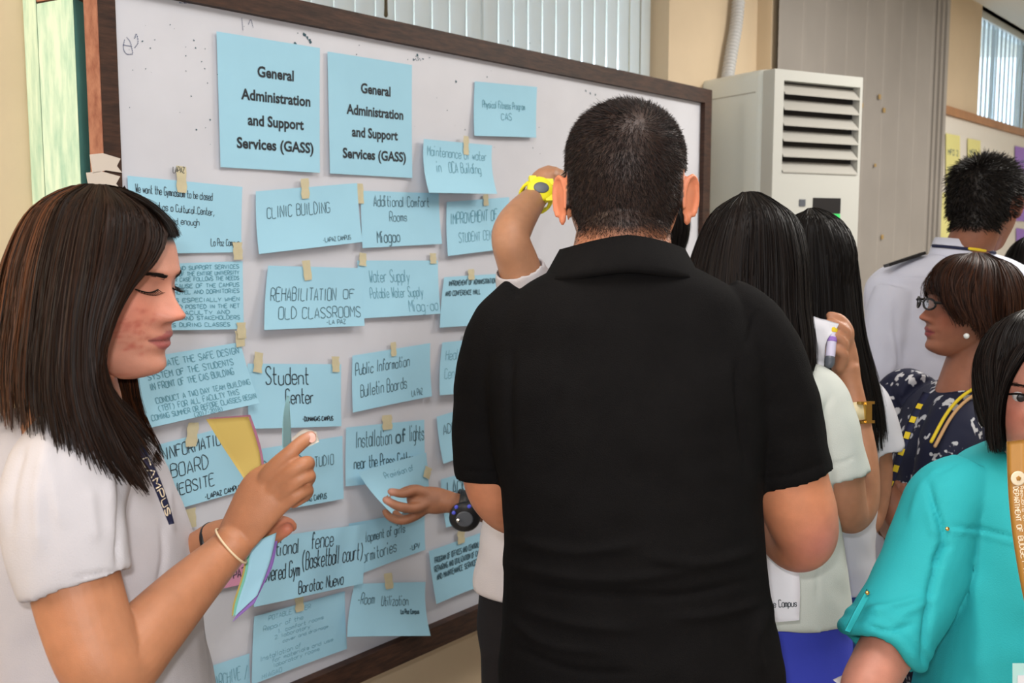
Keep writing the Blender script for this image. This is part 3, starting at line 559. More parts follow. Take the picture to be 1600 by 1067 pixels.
def feat(x, z):
    ax = np.abs(x)
    nz = np.interp(z, [.066, .0705, .0735, .077, .082, .088, .098, .110, .120], [0, .002, .0150, .0225, .0240, .0195, .0120, .005, 0])
    sx = np.interp(z, [.07, .083, .10, .12], [.010, .0105, .0070, .0065])
    y = nz*gs(x, sx)
    y += .0100*gs(ax-.0140, .0050)*gs(z-.0780, .0055)
    y += -.0095*gs(ax-.030, .014)*gs(z-.1125, .0085)
    y += .0068*gs(ax-.031, .0105)*gs(z-.1105, .0068)
    y += .0068*gs(z-.0570, .0038)*gs(x, .016)+.0075*gs(z-.0445, .0042)*gs(x, .0145)-.0030*gs(z-.0505, .0013)*gs(x, .019)
    y += .003*gs(ax-.026, .006)*gs(z-.052, .008)*-1
    y += .0050*gs(ax-.043, .014)*gs(z-.088, .014)
    y += .0020*gs(ax-.025, .012)*gs(z-.128, .004)
    y += .003*gs(x, .013)*gs(z-.018, .008)
    return y
def yfront(x, z):
    w_ = tv('W', z); yc = tv('C', z); yf = tv('F', z); pf = np.interp(z, [0, .07], [1.15, .88])
    s = np.clip(np.abs(x)/w_, 0, 1)**(1/.93); c = np.sqrt(np.clip(1-s*s, 0, 1)); return yc+(yf-yc)*c**pf+feat(x, z)*c
def head_grid(nt=120, nz=96):
    zz = .225*(1-np.cos(np.linspace(.03, math.pi-.03, nz)))/2; th = np.linspace(0, 2*math.pi, nt, endpoint=False); rows = []
    for z in zz:
        w_ = tv('W', z); yc = tv('C', z); yf = tv('F', z); yb = tv('B', z); pf = np.interp(z, [0, .07], [1.15, .88])
        s, c = np.sin(th), np.cos(th); x = w_*np.sign(s)*abs(s)**.93
        y = np.where(c >= 0, yc+(yf-yc)*abs(c)**pf, yc-(yc-yb)*abs(c)**.95)
        y = y+np.where(c > 0, feat(x, z)*np.clip(c, 0, 1), 0)
        rows.append(np.stack([x, y, np.full(nt, z)], 1))
    return rows
HG = head_grid()
class Head:
    def __init__(s, anchor, px, py, Z, yaw=0, pitch=0, roll=0, sc_=1., wide=1., zk=1., bk=1.):
        R = Matrix.Rotation(math.radians(yaw), 3, 'Z')@Matrix.Rotation(math.radians(pitch), 3, 'X')@Matrix.Rotation(math.radians(roll), 3, 'Y')
        s.R = np.array(R)*sc_; s.wide = wide; s.zk = zk; s.bk = bk; s.sc = sc_; s.t = P(px, py, Z)-s.R@(np.array(anchor)*[wide, 1, 1])
    def w(s, p):
        p = np.array(p, float)*[s.wide, 1, 1]; z = p[..., 2]; p[..., 2] = np.where(z > .13, .13+(z-.13)*s.zk, z)
        y = p[..., 1]; p[..., 1] = np.where(y < 0, y*s.bk, y); return p@s.R.T+s.t
    def loc(s, V):
        p = ((V-s.t)@(s.R/s.sc**2))/[s.wide, 1, 1]; z = p[..., 2]; p[..., 2] = np.where(z > .13, .13+(z-.13)/s.zk, z)
        y = p[..., 1]; p[..., 1] = np.where(y < 0, y/s.bk, y); return p
    def push(s, V, m=.006):
        """move points lying inside the skull out to m above it"""
        sh_ = V.shape; L = s.loc(V.reshape(-1, 3)); c = np.array([0, -.008, .125]); d = L-c
        up = np.where(d[:, 2] > 0, .100, .125); q = np.sqrt((d[:, 0]/.0765)**2+(d[:, 1]/.098)**2+(d[:, 2]/up)**2); r0 = np.linalg.norm(d, axis=1)+1e-9
        k = np.where((L[:, 2] > .055) & (q < 1+m/.09), (1+m/.09)/np.maximum(q, .2), 1.); return s.w(c+d*k[:, None]).reshape(sh_)
    def pieces(s, ears=True, neck=None, neck_r=.055, earo=0, ears_=1.):
        out = [(s.w(loft(HG)[0]), loft(HG)[1])]
        if ears:
            for sg in (-1, 1):
                Rm = np.array(Matrix.Rotation(sg*math.radians(-28-14*earo), 3, 'Z')@Matrix.Rotation(math.radians(-10), 3, 'X'))*ears_
                c = np.array([sg*(.078+.005*earo), -.014, .098]); V, Fc = ell(np.zeros(3), (.0035, .016, .030), 18); 
                V[:, 1] *= np.where(V[:, 2] < 0, .8, 1.05); out.append((s.w(V@Rm.T+c), Fc))
                a = np.linspace(-.6, 3.9, 16); pts = np.stack([np.full(16, sg*.004), -np.cos(a-1.3)*.0, np.zeros(16)], 1)
                pts[:, 1] = .0155*np.cos(a); pts[:, 2] = .029*np.sin(a); pts[:, 1] = -pts[:, 1]*np.where(True, 1, 1)
                out.append(tuple_w(s, tube(pts, np.full(16, .0032), n=8, k=30), Rm, c))
                out.append(tuple_w(s, ell(np.array([sg*.001, .002, -.027]), (.004, .007, .009), 12), Rm, c))
        if neck is not None: out.append(tube(neck, neck_r if hasattr(neck_r, '__len__') else [neck_r]*len(neck), n=28))
        return out
def tuple_w(s, vf, Rm, c): return s.w(vf[0]@Rm.T+c), vf[1]
SK = lambda r, g, b: np.array([r, g, b])
def skin_col(V, base, head=None, lips=None, brows=True, scalp=None, acne=0, extra=()):
    col = np.array(base, float) if np.ndim(base) == 2 else np.tile(base, (len(V), 1)).astype(float)
    if head is not None:
        L = head.loc(V); x, y, z = L.T; fr = y > .03; on = (abs(x) < .1) & (z > -.03) & (z < .24) & (abs(y) < .13)
        if lips is not None:
            edge = np.interp(abs(x), [0, .004, .012, .024], [.0615, .0625, .0585, .052]); lo = np.interp(abs(x), [0, .012, .024], [.0375, .0405, .0495])
            m = np.clip((edge-z)/.0015, 0, 1)*np.clip((z-lo)/.0015, 0, 1)*np.clip((.0245-abs(x))/.002, 0, 1)*(fr & on & (y > .06)); col = col*(1-m[:, None])+np.array(lips)*m[:, None]
            m = gs(z-.0505, .0009)*(abs(x) < .0235)*(fr & on & (y > .055)); col *= (1-.65*m)[:, None]
        m = (gs(abs(x)-.045, .018)*gs(z-.085, .02)+.8*gs(x, .012)*gs(z-.08, .01))*(fr & on); col *= (1+m[:, None]*np.array([.16, -.04, -.05]))
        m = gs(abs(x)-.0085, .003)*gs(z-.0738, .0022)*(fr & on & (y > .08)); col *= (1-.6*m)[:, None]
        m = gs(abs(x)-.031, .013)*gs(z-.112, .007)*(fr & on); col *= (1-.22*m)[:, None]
        for k in range(acne):
            cx = random.gauss(.050, .013); cz = random.gauss(.055, .019); d = np.hypot(x-cx, z-cz); s_ = random.uniform(.0010, .0020)
            if cz > .1: continue
            m = gs(d, s_)*(fr & on | (y > -.02) & on)*random.uniform(.25, .6); col = col*(1-m[:, None])+np.array([.42, .10, .07])*m[:, None]
        if scalp is not None:
            m = scalp(x, y, z)*on*~((abs(x) > .0735) & (z < .133)); col = col*(1-m[:, None])+np.array([.016, .012, .011])*m[:, None]
        mE = (abs(x) > .074) & on & (z < .14) & (z > .055); col[mE] = col[mE]*np.array([1.06, .90, .90])
    for p, rr, c in extra:
        m = gs(np.linalg.norm(V-p, axis=1), rr); col = col*(1-m[:, None])+np.array(c)*m[:, None]
    return np.clip(col, .003, .98)
def ribbons(paths, widths, normals_, cols):
    """vectorised hair ribbons; paths (n,k,3)"""
    n, k, _ = paths.shape; T_ = np.gradient(paths, axis=1); sd = np.cross(T_, normals_); sd /= np.linalg.norm(sd, axis=2)[:, :, None]+1e-12
    tp = np.linspace(1, .25, k)**.6; W = (widths[:, None]*tp[None])[:, :, None]
    V = np.concatenate([(paths+sd*W)[:, :, None], (paths-sd*W)[:, :, None]], 2).reshape(-1, 3)
    b = (np.arange(n)*k*2)[:, None]+np.arange(k-1)[None]*2; Fc = np.stack([b, b+1, b+3, b+2], -1).reshape(-1, 4)
    return V, Fc.tolist(), np.repeat(cols, k*2, axis=0)
def long_hair(root, hd, guides, n, width=.0009, base=(.006, .005, .005), hi=(.03, .016, .01), hif=lambda u, v: .15, jit=.004, px=True, tips=(.82, 1.0), seed=1, shell=True, curl=0, label=None, stray=.04, center=None, inner=.004, pm=.007, shell_t=.92):
    rg = np.random.default_rng(seed); gd = [cr(np.array([P(*q) for q in g]) if px else np.array(g, float), 40) for g in guides]
    # equal arc-length
    G2 = []
    for g in gd:
        L = np.concatenate([[0], np.cumsum(np.linalg.norm(np.diff(g, axis=0), axis=1))]); t = np.linspace(0, L[-1], 40); G2.append(np.stack([np.interp(t, L, g[:, i]) for i in range(3)], 1))
    S = cr(np.stack(G2), 140)                      # (140,40,3)
    if hd is not None: S = hd.push(S, pm)
    du = np.gradient(S, axis=0); dv = np.gradient(S, axis=1); Nn = np.cross(du, dv); Nn /= np.linalg.norm(Nn, axis=2)[:, :, None]+1e-9
    cen = S.mean((0, 1)) if center is None else center
    if np.mean(np.einsum('ijk,ijk->ij', Nn, S-cen)) < 0: Nn = -Nn
    pcs = []
    if shell: V, Fc = grid((S-Nn*inner)[:, :int(40*shell_t)]); cs = np.tile(base, (len(V), 1)); pcs.append((V, Fc, cs))
    k = 18; u = rg.uniform(0, 139, n); v0 = np.where(rg.random(n) < .5, 0, rg.uniform(0, .55, n)); v1 = rg.uniform(*tips, n); v1 = np.where(rg.random(n) < .2, rg.uniform(.5, .95, n), v1)
    v1 = np.maximum(v1, v0+.25); v1 = np.minimum(v1, tips[1]+.03*rg.random(n))
    tt = np.linspace(0, 1, k)[None]; vv = (v0[:, None]+(v1-v0)[:, None]*tt)*39; drift = rg.normal(0, 2.2, n)[:, None]*tt
    uu = np.clip(u[:, None]+drift, 0, 139); vv_c = np.clip(vv, 0, 39)
    def lk(A):
        i = np.minimum(uu.astype(int), 138); f = (uu-i)[..., None]; j = np.minimum(vv_c.astype(int), 38); g = (vv_c-j)[..., None]
        return (A[i, j]*(1-f)*(1-g)+A[i+1, j]*f*(1-g)+A[i, j+1]*(1-f)*g+A[i+1, j+1]*f*g)
    Pp = lk(S); Np = lk(Nn); over = np.maximum(vv-39, 0)[..., None]; Pp = Pp+over*lk(dv)
    clump = .0007*np.sin(u*1.9+np.sin(u*.7)*3)+.0009*np.sin(u*.53+1); off = rg.uniform(-jit, jit*.25, n)+clump
    wild = (rg.random(n) < stray)*rg.uniform(.002, .007, n)
    Pp = Pp+Np*(off[:, None]*(.3+.7*tt)+wild[:, None]*tt**2)[..., None]
    Pp += (np.sin(tt*rg.uniform(3, 9, n)[:, None]+rg.uniform(0, 6, n)[:, None])*rg.normal(0, .0012+curl, n)[:, None])[..., None]*(np.cross(Np, np.gradient(Pp, axis=1))/(np.linalg.norm(np.gradient(Pp, axis=1), axis=2)[..., None]+1e-9))*tt[..., None]
    h = np.array([hif(a/139, .5) for a in u])*rg.random(n)**2; cols = np.array(base)*(1-h[:, None])+np.array(hi)*h[:, None]
    nr = Np+rg.normal(0, .35, (n, 1, 3)); V, Fc, cc = ribbons(Pp, rg.uniform(.6, 1.2, n)*width, nr, cols); pcs.append((V, Fc, cc))
    V, Fc = join([(a, b) for a, b, _ in pcs]); return mobj('hair', V, Fc, MHAIR, root, True, np.concatenate([c for _, _, c in pcs]), label)
def short_hair(root, hd, surf, mask, n, length, whorl, lift=.5, width=.0005, base=(.012, .009, .008), hi=(.10, .07, .06), seed=3, grow=0.0, volume=None):
    rg = np.random.default_rng(seed); sv, sf = surf; sn = normals(sv, sf); L = hd.loc(sv); ln = sn@hd.R/hd.sc
    q4 = np.array([f if len(f) == 4 else (f[0], f[1], f[2], f[2]) for f in sf]); ok = (np.abs(L[q4[:, 0]])[:, 0] < .11) & (L[q4[:, 0], 2] > -.02); q4 = q4[ok]
    c4 = L[q4].mean(1); ar = np.linalg.norm(np.cross(sv[q4[:, 2]]-sv[q4[:, 0]], sv[q4[:, 3]]-sv[q4[:, 1]]), axis=1); wgt = ar*np.clip(mask(*c4.T), 0, 1)*(np.abs(c4[:, 0]) < .0795*hd.wide*1.02); wgt /= wgt.sum()
    fi = rg.choice(len(q4), n, p=wgt); ab = rg.random((n, 2)); A4 = L[q4[fi]]; a_, b_ = ab[:, :1], ab[:, 1:]
    p = A4[:, 0]*(1-a_)*(1-b_)+A4[:, 1]*a_*(1-b_)+A4[:, 2]*a_*b_+A4[:, 3]*(1-a_)*b_; q = ln[q4[fi, 0]]; q = q/np.linalg.norm(q, axis=1)[:, None]; m = n
    fl = p-np.array(whorl); fl = fl-q*np.einsum('ij,ij->i', fl, q)[:, None]; fl /= np.linalg.norm(fl, axis=1)[:, None]+1e-6
    sw = np.cross(q, fl)*.35; fl = fl+sw+rg.normal(0, .22, (m, 3)); Lh = (length(*p.T) if callable(length) else np.full(m, length))*rg.uniform(.7, 1.15, m)
    k = 4; tt = np.linspace(0, 1, k)[None, :, None]
    paths = (p-q*.001)[:, None]+q[:, None]*(Lh*lift)[:, None, None]*tt+fl[:, None]*(Lh*(1-lift*.4))[:, None, None]*tt*(.4+.6*tt)
    h = rg.random(m)**3*.8; cols = np.array(base)*(1-h[:, None])+np.array(hi)*h[:, None]
    pw_ = hd.w(paths.reshape(-1, 3)).reshape(paths.shape); nr = (q@hd.R.T)[:, None]+rg.normal(0, .5, (m, 1, 3))
    V, Fc, cc = ribbons(pw_, rg.uniform(.7, 1.2, m)*width, nr, cols); return mobj('hair', V, Fc, MHAIR, root, True, cc)
def hidden_core(waist, neck, sh_l, sh_r, r=.085):
    return [tube([waist, (waist+neck)/2, neck], [r, r, .045], n=16), tube([sh_l, neck-[0, 0, .06], sh_r], [.035, .05, .035], n=12)]
def legs_floor(cx, cy, yaw, hip, spread=.085, r=(.07, .045, .035)):
    out = []; c, s = math.cos(yaw), math.sin(yaw)
    for sg in (-1, 1):
        x, y = cx+sg*spread*c, cy+sg*spread*s; out.append(tube([(x, y, hip), (x, y, hip*.52), (x, y, .08)], r, n=14))
    return out
def shoes(root, cx, cy, yaw, spread=.06, m=MDARK):
    c, s = math.cos(yaw), math.sin(yaw); f = np.array([-s, c, 0])
    for sg in (-1, 1):
        b = np.array([cx+sg*spread*c, cy+sg*spread*s, 0]); rings = []
        for t, w_, h_ in ((-.09, .02, .05), (-.08, .032, .07), (-.03, .036, .085), (.03, .038, .07), (.09, .045, .045), (.14, .038, .035), (.165, .018, .02)):
            a = np.linspace(0, 2*math.pi, 14, endpoint=False); pr = np.stack([np.cos(a)*w_, np.sin(a)*h_/2+h_/2], 1)
            rings.append(b+f*t+np.outer(pr[:, 0], [c, s, 0])+np.outer(pr[:, 1], [0, 0, 1]))
        mobj('shoe', *loft(rings), m, root)
def trousers(root, cx, cy, yaw, top, a, b, m, spread=.09, extra=None):
    pcs = []; c, s = math.cos(yaw), math.sin(yaw)
    pcs.append(loft([ringh((cx, cy, top), a, b, yaw), ringh((cx, cy, top-.1), a*1.03, b*1.03, yaw), ringh((cx, cy, top-.22), a*.98, b, yaw)]))
    for sg in (-1, 1):
        x, y = cx+sg*spread*c, cy+sg*spread*s; pcs.append(loft(interp_rings([ringh((x, y, top-.12), a*.52, b*.9, yaw), ringh((x, y, top*.5), a*.42, b*.62, yaw), ringh((x, y, .06), a*.36, b*.55, yaw)], 10)))
    V, Fc = remesh(pcs, .012, 3); V = wrinkle(V, Fc, .006, 9, 2); return mobj('trousers', V, Fc, m, root)
def skirt(root, cx, cy, yaw, top, a, b, m, bot=.45, flare=1.12, name='skirt'):
    rings = interp_rings([ringh((cx, cy, top), a, b, yaw), ringh((cx, cy, top-.15), a*1.06, b*1.08, yaw), ringh((cx, cy, bot), a*flare, b*flare, yaw)], 24)
    V, Fc = loft(rings); V = wrinkle(V, Fc[:-2], .007, 12, 4, (1, 1, .25)); return mobj(name, V, Fc, m, root)
def sleeve(pts, hem=.006, inner=.035, n=26, **k):
    """pts: (px,py,Z,r..) ; open cuff at last point"""
    p = np.array([P(*q[:3]) for q in pts]); r_ = np.array([q[3] for q in pts]); kk = (len(pts)-1)*6+1
    A = cr(np.column_stack([p, r_]), kk); T_ = A[-1, :3]-A[-2, :3]; T_ /= np.linalg.norm(T_); e = A[-1, :3]; re = A[-1, 3]
    extra = [[*e, re-hem], [*(e-T_*inner), re-hem*1.3]]
    # build manually so the tube can double back
    u = np.cross(T_, [0, 0, 1.]); 
    if np.linalg.norm(u) < .1: u = np.cross(T_, [1., 0, 0])
    path = A; Tg = np.gradient(path[:, :3], axis=0); Tg /= np.linalg.norm(Tg, axis=1)[:, None]; a = np.linspace(0, 2*math.pi, n, endpoint=False); rings = []; u = np.cross(Tg[0], [0, 0, 1.])
    if np.linalg.norm(u) < .1: u = np.cross(Tg[0], [1., 0, 0])
    for i in range(len(path)):
        u = u-Tg[i]*(u@Tg[i]); u /= np.linalg.norm(u); v = np.cross(Tg[i], u); rings.append(path[i, :3]+(np.cos(a)[:, None]*u+np.sin(a)[:, None]*v)*path[i, 3])
    for q in extra: rings.append(np.array(q[:3])+(np.cos(a)[:, None]*u+np.sin(a)[:, None]*v)*q[3])
    return loft(rings)
def band(root, name, c, axis, r, wid, thick, m, sq=None, label=None):
    R = frame3(axis); a = np.linspace(0, 2*math.pi, 33)[:-1]; rings = []
    for (rr, t) in ((r, -wid), (r+thick, -wid), (r+thick*1.2, 0), (r+thick, wid), (r, wid)):
        rings.append(c+rr*(np.cos(a)[:, None]*R[:, 0]*(sq[0] if sq else 1)+np.sin(a)[:, None]*R[:, 1]*(sq[1] if sq else 1))+R[:, 2]*t)
    V = np.concatenate(rings); nf = 32; Fc = []
    for i in range(5):
        i2 = (i+1) % 5
        for j in range(nf): k = (j+1) % nf; Fc.append((i*nf+j, i*nf+k, i2*nf+k, i2*nf+j))
    return mobj(name, V, Fc, m, root, label=label)
def disc(root, name, c, nrm, rad, th, m, n=24, label=None, x=None, sq=1.):
    R = frame3(nrm, x); a = np.linspace(0, 2*math.pi, n, endpoint=False)
    rings = [c+(np.cos(a)[:, None]*R[:, 0]*sq+np.sin(a)[:, None]*R[:, 1])*rr+R[:, 2]*t for rr, t in ((rad, 0), (rad, th*.7), (rad*.85, th))]
    return mobj(name, *loft(rings), m, root, True, label=label)
def strip_surf(L, Rr, k=30, off=0.):
    a, b = cr(np.array([P(*q) for q in L]), k), cr(np.array([P(*q) for q in Rr]), k)
    def S(u, v):
        t = np.clip(v, 0, 1)*(k-1); i = min(int(t), k-2); f = t-i; A = a[i]*(1-f)+a[i+1]*f; B = b[i]*(1-f)+b[i+1]*f; return A*(1-u)+B*u
    return S, a, b
def surf_mesh(S, nu, nv): return grid(np.array([[S(u, v) for v in np.linspace(0, 1, nv)] for u in np.linspace(0, 1, nu)]))
def thick_sheet(V, Fc, nu, nv, t, nrm):
    """give a grid sheet a thickness t along nrm"""
    n = len(V); V2 = np.concatenate([V, V-np.asarray(nrm)*t]); F2 = list(Fc)+[tuple(i+n for i in q[::-1]) for q in Fc]
    idx = np.arange(n).reshape(nu, nv); loop = list(idx[0])+list(idx[1:, -1])+list(idx[-1, -2::-1])+list(idx[-2:0:-1, 0])
    for i in range(len(loop)): a, b = loop[i], loop[(i+1) % len(loop)]; F2.append((a, b, b+n, a+n))
    return V2, F2
# ================================================================== P1 woman with papers (left)
def person_p1():
    root = thing('person', 'woman in a white blouse holding coloured papers, facing right at the left edge', 'person', (P(130, 600, 1.16)*[1, 1, 0]))
    base = SK(.46, .205, .115)
    hd = Head((0, .1025, .083), 287, 491, 1.20, yaw=-99, pitch=-7.5, roll=0, sc_=1.02, zk=.86, bk=.92)
    nb = P(118, 655, 1.20)
    pcs = hd.pieces(False, neck=[hd.w((0, -.028, .075)), hd.w((0, -.035, .03)), (nb+hd.w((0, -.035, .03)))/2, nb, nb-[0.02, 0, .06]], neck_r=[.050, .049, .048, .054, .06])
    hv, hf = remesh(pcs, .0021, 2, .4)
    # right arm (near)
    arm = [ptube([(100, 760, 1.08, .046), (108, 860, 1.07, .0455), (128, 950, 1.065, .045), (158, 1032, 1.06, .043), (185, 1040, 1.075, .0405), (225, 995, 1.11, .0385), (290, 925, 1.175, .0325), (345, 870, 1.225, .0255), (368, 845, 1.235, .0235)], n=28, k=70)]
    bz = UP*.0
    arm += [tube([P(362, 850, 1.24), P(385, 815, 1.235), P(412, 775, 1.238), P(432, 755, 1.238)], [.024, .029, .034, .030], n=24, squash=(FW+RT*.3, .52))]
    arm += [ptube(q, n=14, k=20) for q in (
        [(398, 778, 1.244, .011), (424, 737, 1.228, .0112), (454, 707, 1.222, .0092), (472, 691, 1.232, .0086), (485, 682, 1.242, .0074)],
        [(420, 770, 1.232, .012), (440, 750, 1.224, .0104), (463, 731, 1.216, .0090), (480, 723, 1.223, .0088), (478, 730, 1.252, .0085), (458, 745, 1.268, .0078)],
        [(425, 785, 1.235, .012), (443, 768, 1.227, .0098), (466, 750, 1.220, .0086), (482, 743, 1.227, .0084), (480, 751, 1.254, .0082), (460, 765, 1.268, .0076)],
        [(425, 802, 1.240, .011), (444, 787, 1.233, .0092), (464, 773, 1.228, .0081), (479, 765, 1.238, .0083), (477, 774, 1.258, .0074), (458, 786, 1.270, .0070)],
        [(372, 815, 1.245, .014), (388, 775, 1.262, .0145), (400, 748, 1.285, .0115), (425, 735, 1.30, .010), (447, 726, 1.30, .009)])]
    av, af = remesh(arm, .0020, 2, .5)
    # left arm (far) with hand below
    arm2 = [ptube([(180, 880, 1.42, .042), (225, 925, 1.38, .038), (262, 893, 1.34, .032), (310, 858, 1.32, .0235), (338, 840, 1.31, .0215), (372, 838, 1.30, .026), (400, 832, 1.295, .026)], n=24, k=50)]
    arm2 += [ptube(q, n=12, k=16) for q in (
        [(395, 826, 1.29, .011), (425, 815, 1.285, .0095), (447, 818, 1.285, .0088), (455, 822, 1.287, .0078)],
        [(395, 838, 1.29, .011), (420, 838, 1.282, .0098), (438, 832, 1.276, .0090), (449, 826, 1.272, .0082)],
        [(395, 842, 1.30, .011), (415, 846, 1.29, .009), (430, 840, 1.284, .0084), (440, 832, 1.28, .0076)],
        [(392, 845, 1.30, .010), (408, 850, 1.30, .0085), (420, 846, 1.29, .0078), (428, 838, 1.288, .0072)],
        [(375, 828, 1.28, .012), (392, 815, 1.265, .0105), (410, 812, 1.26, .0095), (422, 810, 1.262, .0085)])]
    bv, bf = remesh(arm2, .0028, 2)
    cx, cy = nb[0]-.01, nb[1]+.01; cw = np.array([cx, cy, .95])
    core = hidden_core(cw, nb, P(110, 740, 1.15), P(150, 740, 1.38), .07)+legs_floor(cx, cy, -math.pi/2, .9, .06, (.06, .045, .035))
    V, Fc = join([(hv, hf), (av, af), (bv, bf)]+core)
    Lh = hd.loc(V); fm = np.clip((Lh[:, 2]+.02)/.03, 0, 1)*(np.abs(Lh[:, 0]) < .11)*(np.abs(Lh[:, 1]) < .13)*(Lh[:, 2] < .24)
    base = SK(.43, .185, .095)*(1-fm[:, None])+SK(.54, .240, .165)*fm[:, None]
    col = skin_col(V, base, hd, lips=(.38, .11, .10), acne=110, scalp=lambda x, y, z: np.clip((z-np.interp(y, [-.1, 0, .04, .07, .1], [.04, .11, .145, .162, .172]))/.008, 0, 1), extra=[(P(486, 681, 1.237), .005, (.62, .33, .26)), (P(452, 823, 1.27), .012, (.5, .16, .10))])
    mobj('body', V, Fc, MSKIN, root, True, col)
    # lashes + brow
    for sg in (1, -1):
        V = []; Fc = []
        xs_ = np.linspace(.0175, .0445, 22); zz = .1085-.0028*np.sin((xs_-.0175)/.027*math.pi)+.0005
        pth = hd.w(np.stack([sg*xs_, yfront(xs_, zz)+.0012, zz], 1)); lid = tube(pth, np.full(22, .0009), n=6, k=22)
        mobj('eyelashes', *join([lid]+[tube([hd.w((sg*x, float(yfront(x, z))+.0012, z)), hd.w((sg*x*1.06, float(yfront(x, z))+.007, z-.0022)), hd.w((sg*x*1.1, float(yfront(x, z))+.011, z-.0018))], [.0005, .0004, .0002], n=4, k=5, round_ends=False) for x, z in zip(xs_[::2], zz[::2])]), MHAIR, root, True, np.tile((.008, .006, .005), (len(join([lid]+[tube([hd.w((0, 0, 0)), hd.w((0, 0, .01)), hd.w((0, 0, .02))], [.0005, .0004, .0002], n=4, k=5, round_ends=False)]*11)[0]), 1)))
        rg = np.random.default_rng(5); n = 260; t = rg.random(n); bx = .010+.038*t; bz_ = .1235+.0055*np.sin(t*2.2)-.003*t+rg.normal(0, .0013, n)*(1-.6*t)
        st = np.stack([sg*bx, yfront(bx, bz_)+.0006, bz_], 1); en = np.stack([sg*(bx+.007), yfront(bx+.007, bz_+.0012)+.0010, bz_+.0012-.001*t], 1); md = (st+en)/2; md[:, 1] += .0008
        pt = hd.w(np.stack([st, md, en], 1).reshape(-1, 3)).reshape(n, 3, 3); fr = hd.R[:, 1]/hd.sc
        V, Fc, cc = ribbons(pt, np.full(n, .00042), np.tile(fr, (n, 3, 1)), np.tile((.012, .008, .007), (n, 1))); mobj('eyebrow', V, Fc, MHAIR, root, True, cc)
    # nail
    disc(root, 'fingernail', P(487, 684, 1.2335), -FW+UP*.45+RT*.35, .0052, .0008, MNAIL, 16, sq=1.25)
    # blouse
    ry = -math.pi/2; ZT = 1.27
    tor = [sr(40, 150, 632, ZT, .06, ry), sr(-5, 190, 652, ZT, .11, ry), sr(-20, 222, 700, ZT, .14, ry), sr(-28, 250, 770, ZT, .15, ry), sr(-25, 276, 830, ZT, .15, ry), sr(-18, 294, 900, ZT, .142, ry), sr(0, 302, 960, ZT, .135, ry), sr(20, 308, 1030, ZT, .135, ry), sr(14, 325, 1110, ZT, .15, ry), sr(5, 335, 1190, ZT, .16, ry)]
    bl = [loft(interp_rings(tor, 40))]
    bl.append(sleeve([(135, 705, 1.17, .055), (110, 735, 1.115, .064), (98, 790, 1.085, .063), (104, 850, 1.072, .060), (120, 914, 1.068, .0555)], hem=.005))
    bl.append(sleeve([(150, 730, 1.38, .05), (170, 800, 1.42, .055), (190, 860, 1.43, .055)], hem=.007))
    V, Fc = remesh(bl, .0038, 5)
    V = folds(V, Fc, [([(183, 690), (189, 760), (187, 830), (184, 890)], 5, -.006), ([(178, 700), (172, 780), (176, 850)], 9, .003), ([(70, 668), (80, 740), (100, 830)], 12, .003), ([(250, 815), (255, 880), (240, 960)], 5, -.003), ([(262, 760), (268, 840)], 6, .003),
                        ([(112, 905), (150, 897), (186, 893)], 3, -.0022), ([(200, 960), (245, 925), (285, 905)], 9, .004), ([(190, 1010), (250, 985), (300, 975)], 10, .004), ([(70, 700), (60, 780), (62, 870)], 10, .004), ([(40, 690), (22, 760), (15, 840)], 9, -.004), ([(140, 760), (150, 850)], 9, .003)])
    V = wrinkle(V, Fc, .0035, 14, 1)
    mobj('blouse', V, Fc, MWHT, root)
    # collar lapel
    S, _, _ = strip_surf([(200, 672, 1.16), (222, 684, 1.15), (243, 700, 1.15)], [(190, 688, 1.12), (208, 712, 1.11), (232, 735, 1.12)], 12)
    V, Fc = surf_mesh(S, 6, 14); V, Fc = thick_sheet(V, Fc, 6, 14, .004, -FW); mobj('collar', V, Fc, MWHT, root)
    bv_ = proj(V); bn_ = normals(V, Fc)
    for py, px in ((1026, 296), (930, 288), (858, 268)):
        c_ = np.where(np.hypot(bv_[:, 0]-px, bv_[:, 1]-py) < 5)[0]
        if len(c_): i_ = c_[np.argmin(bv_[c_, 2])]; disc(root, 'button', V[i_], bn_[i_], .0042, .002, MPEARL, 16)
    # lanyard
    S, _, _ = strip_surf([(196, 668, 1.13), (214, 712, 1.105), (236, 752, 1.10), (252, 790, 1.12), (264, 820, 1.14)], [(208, 660, 1.14), (228, 705, 1.11), (248, 745, 1.105), (262, 783, 1.125), (272, 818, 1.14)], 20)
    V, Fc = surf_mesh(S, 4, 24); V, Fc = thick_sheet(V, Fc, 4, 24, .0015, -FW); lan = mobj('lanyard', V, Fc, MNAVY, root, label='navy lanyard with pale lettering')
    V, Fc = text_ribbons('CAMPUS', lambda u, v: S(1-v, u), .30, .85, .88, .7, .0012, 0); mobj('lettering', V, Fc, MPALE, lan, False, kind='stuff')
    skirt(root, cx, cy, ry, .93, .17, .125, MBLUES)
    shoes(root, cx, cy, ry)
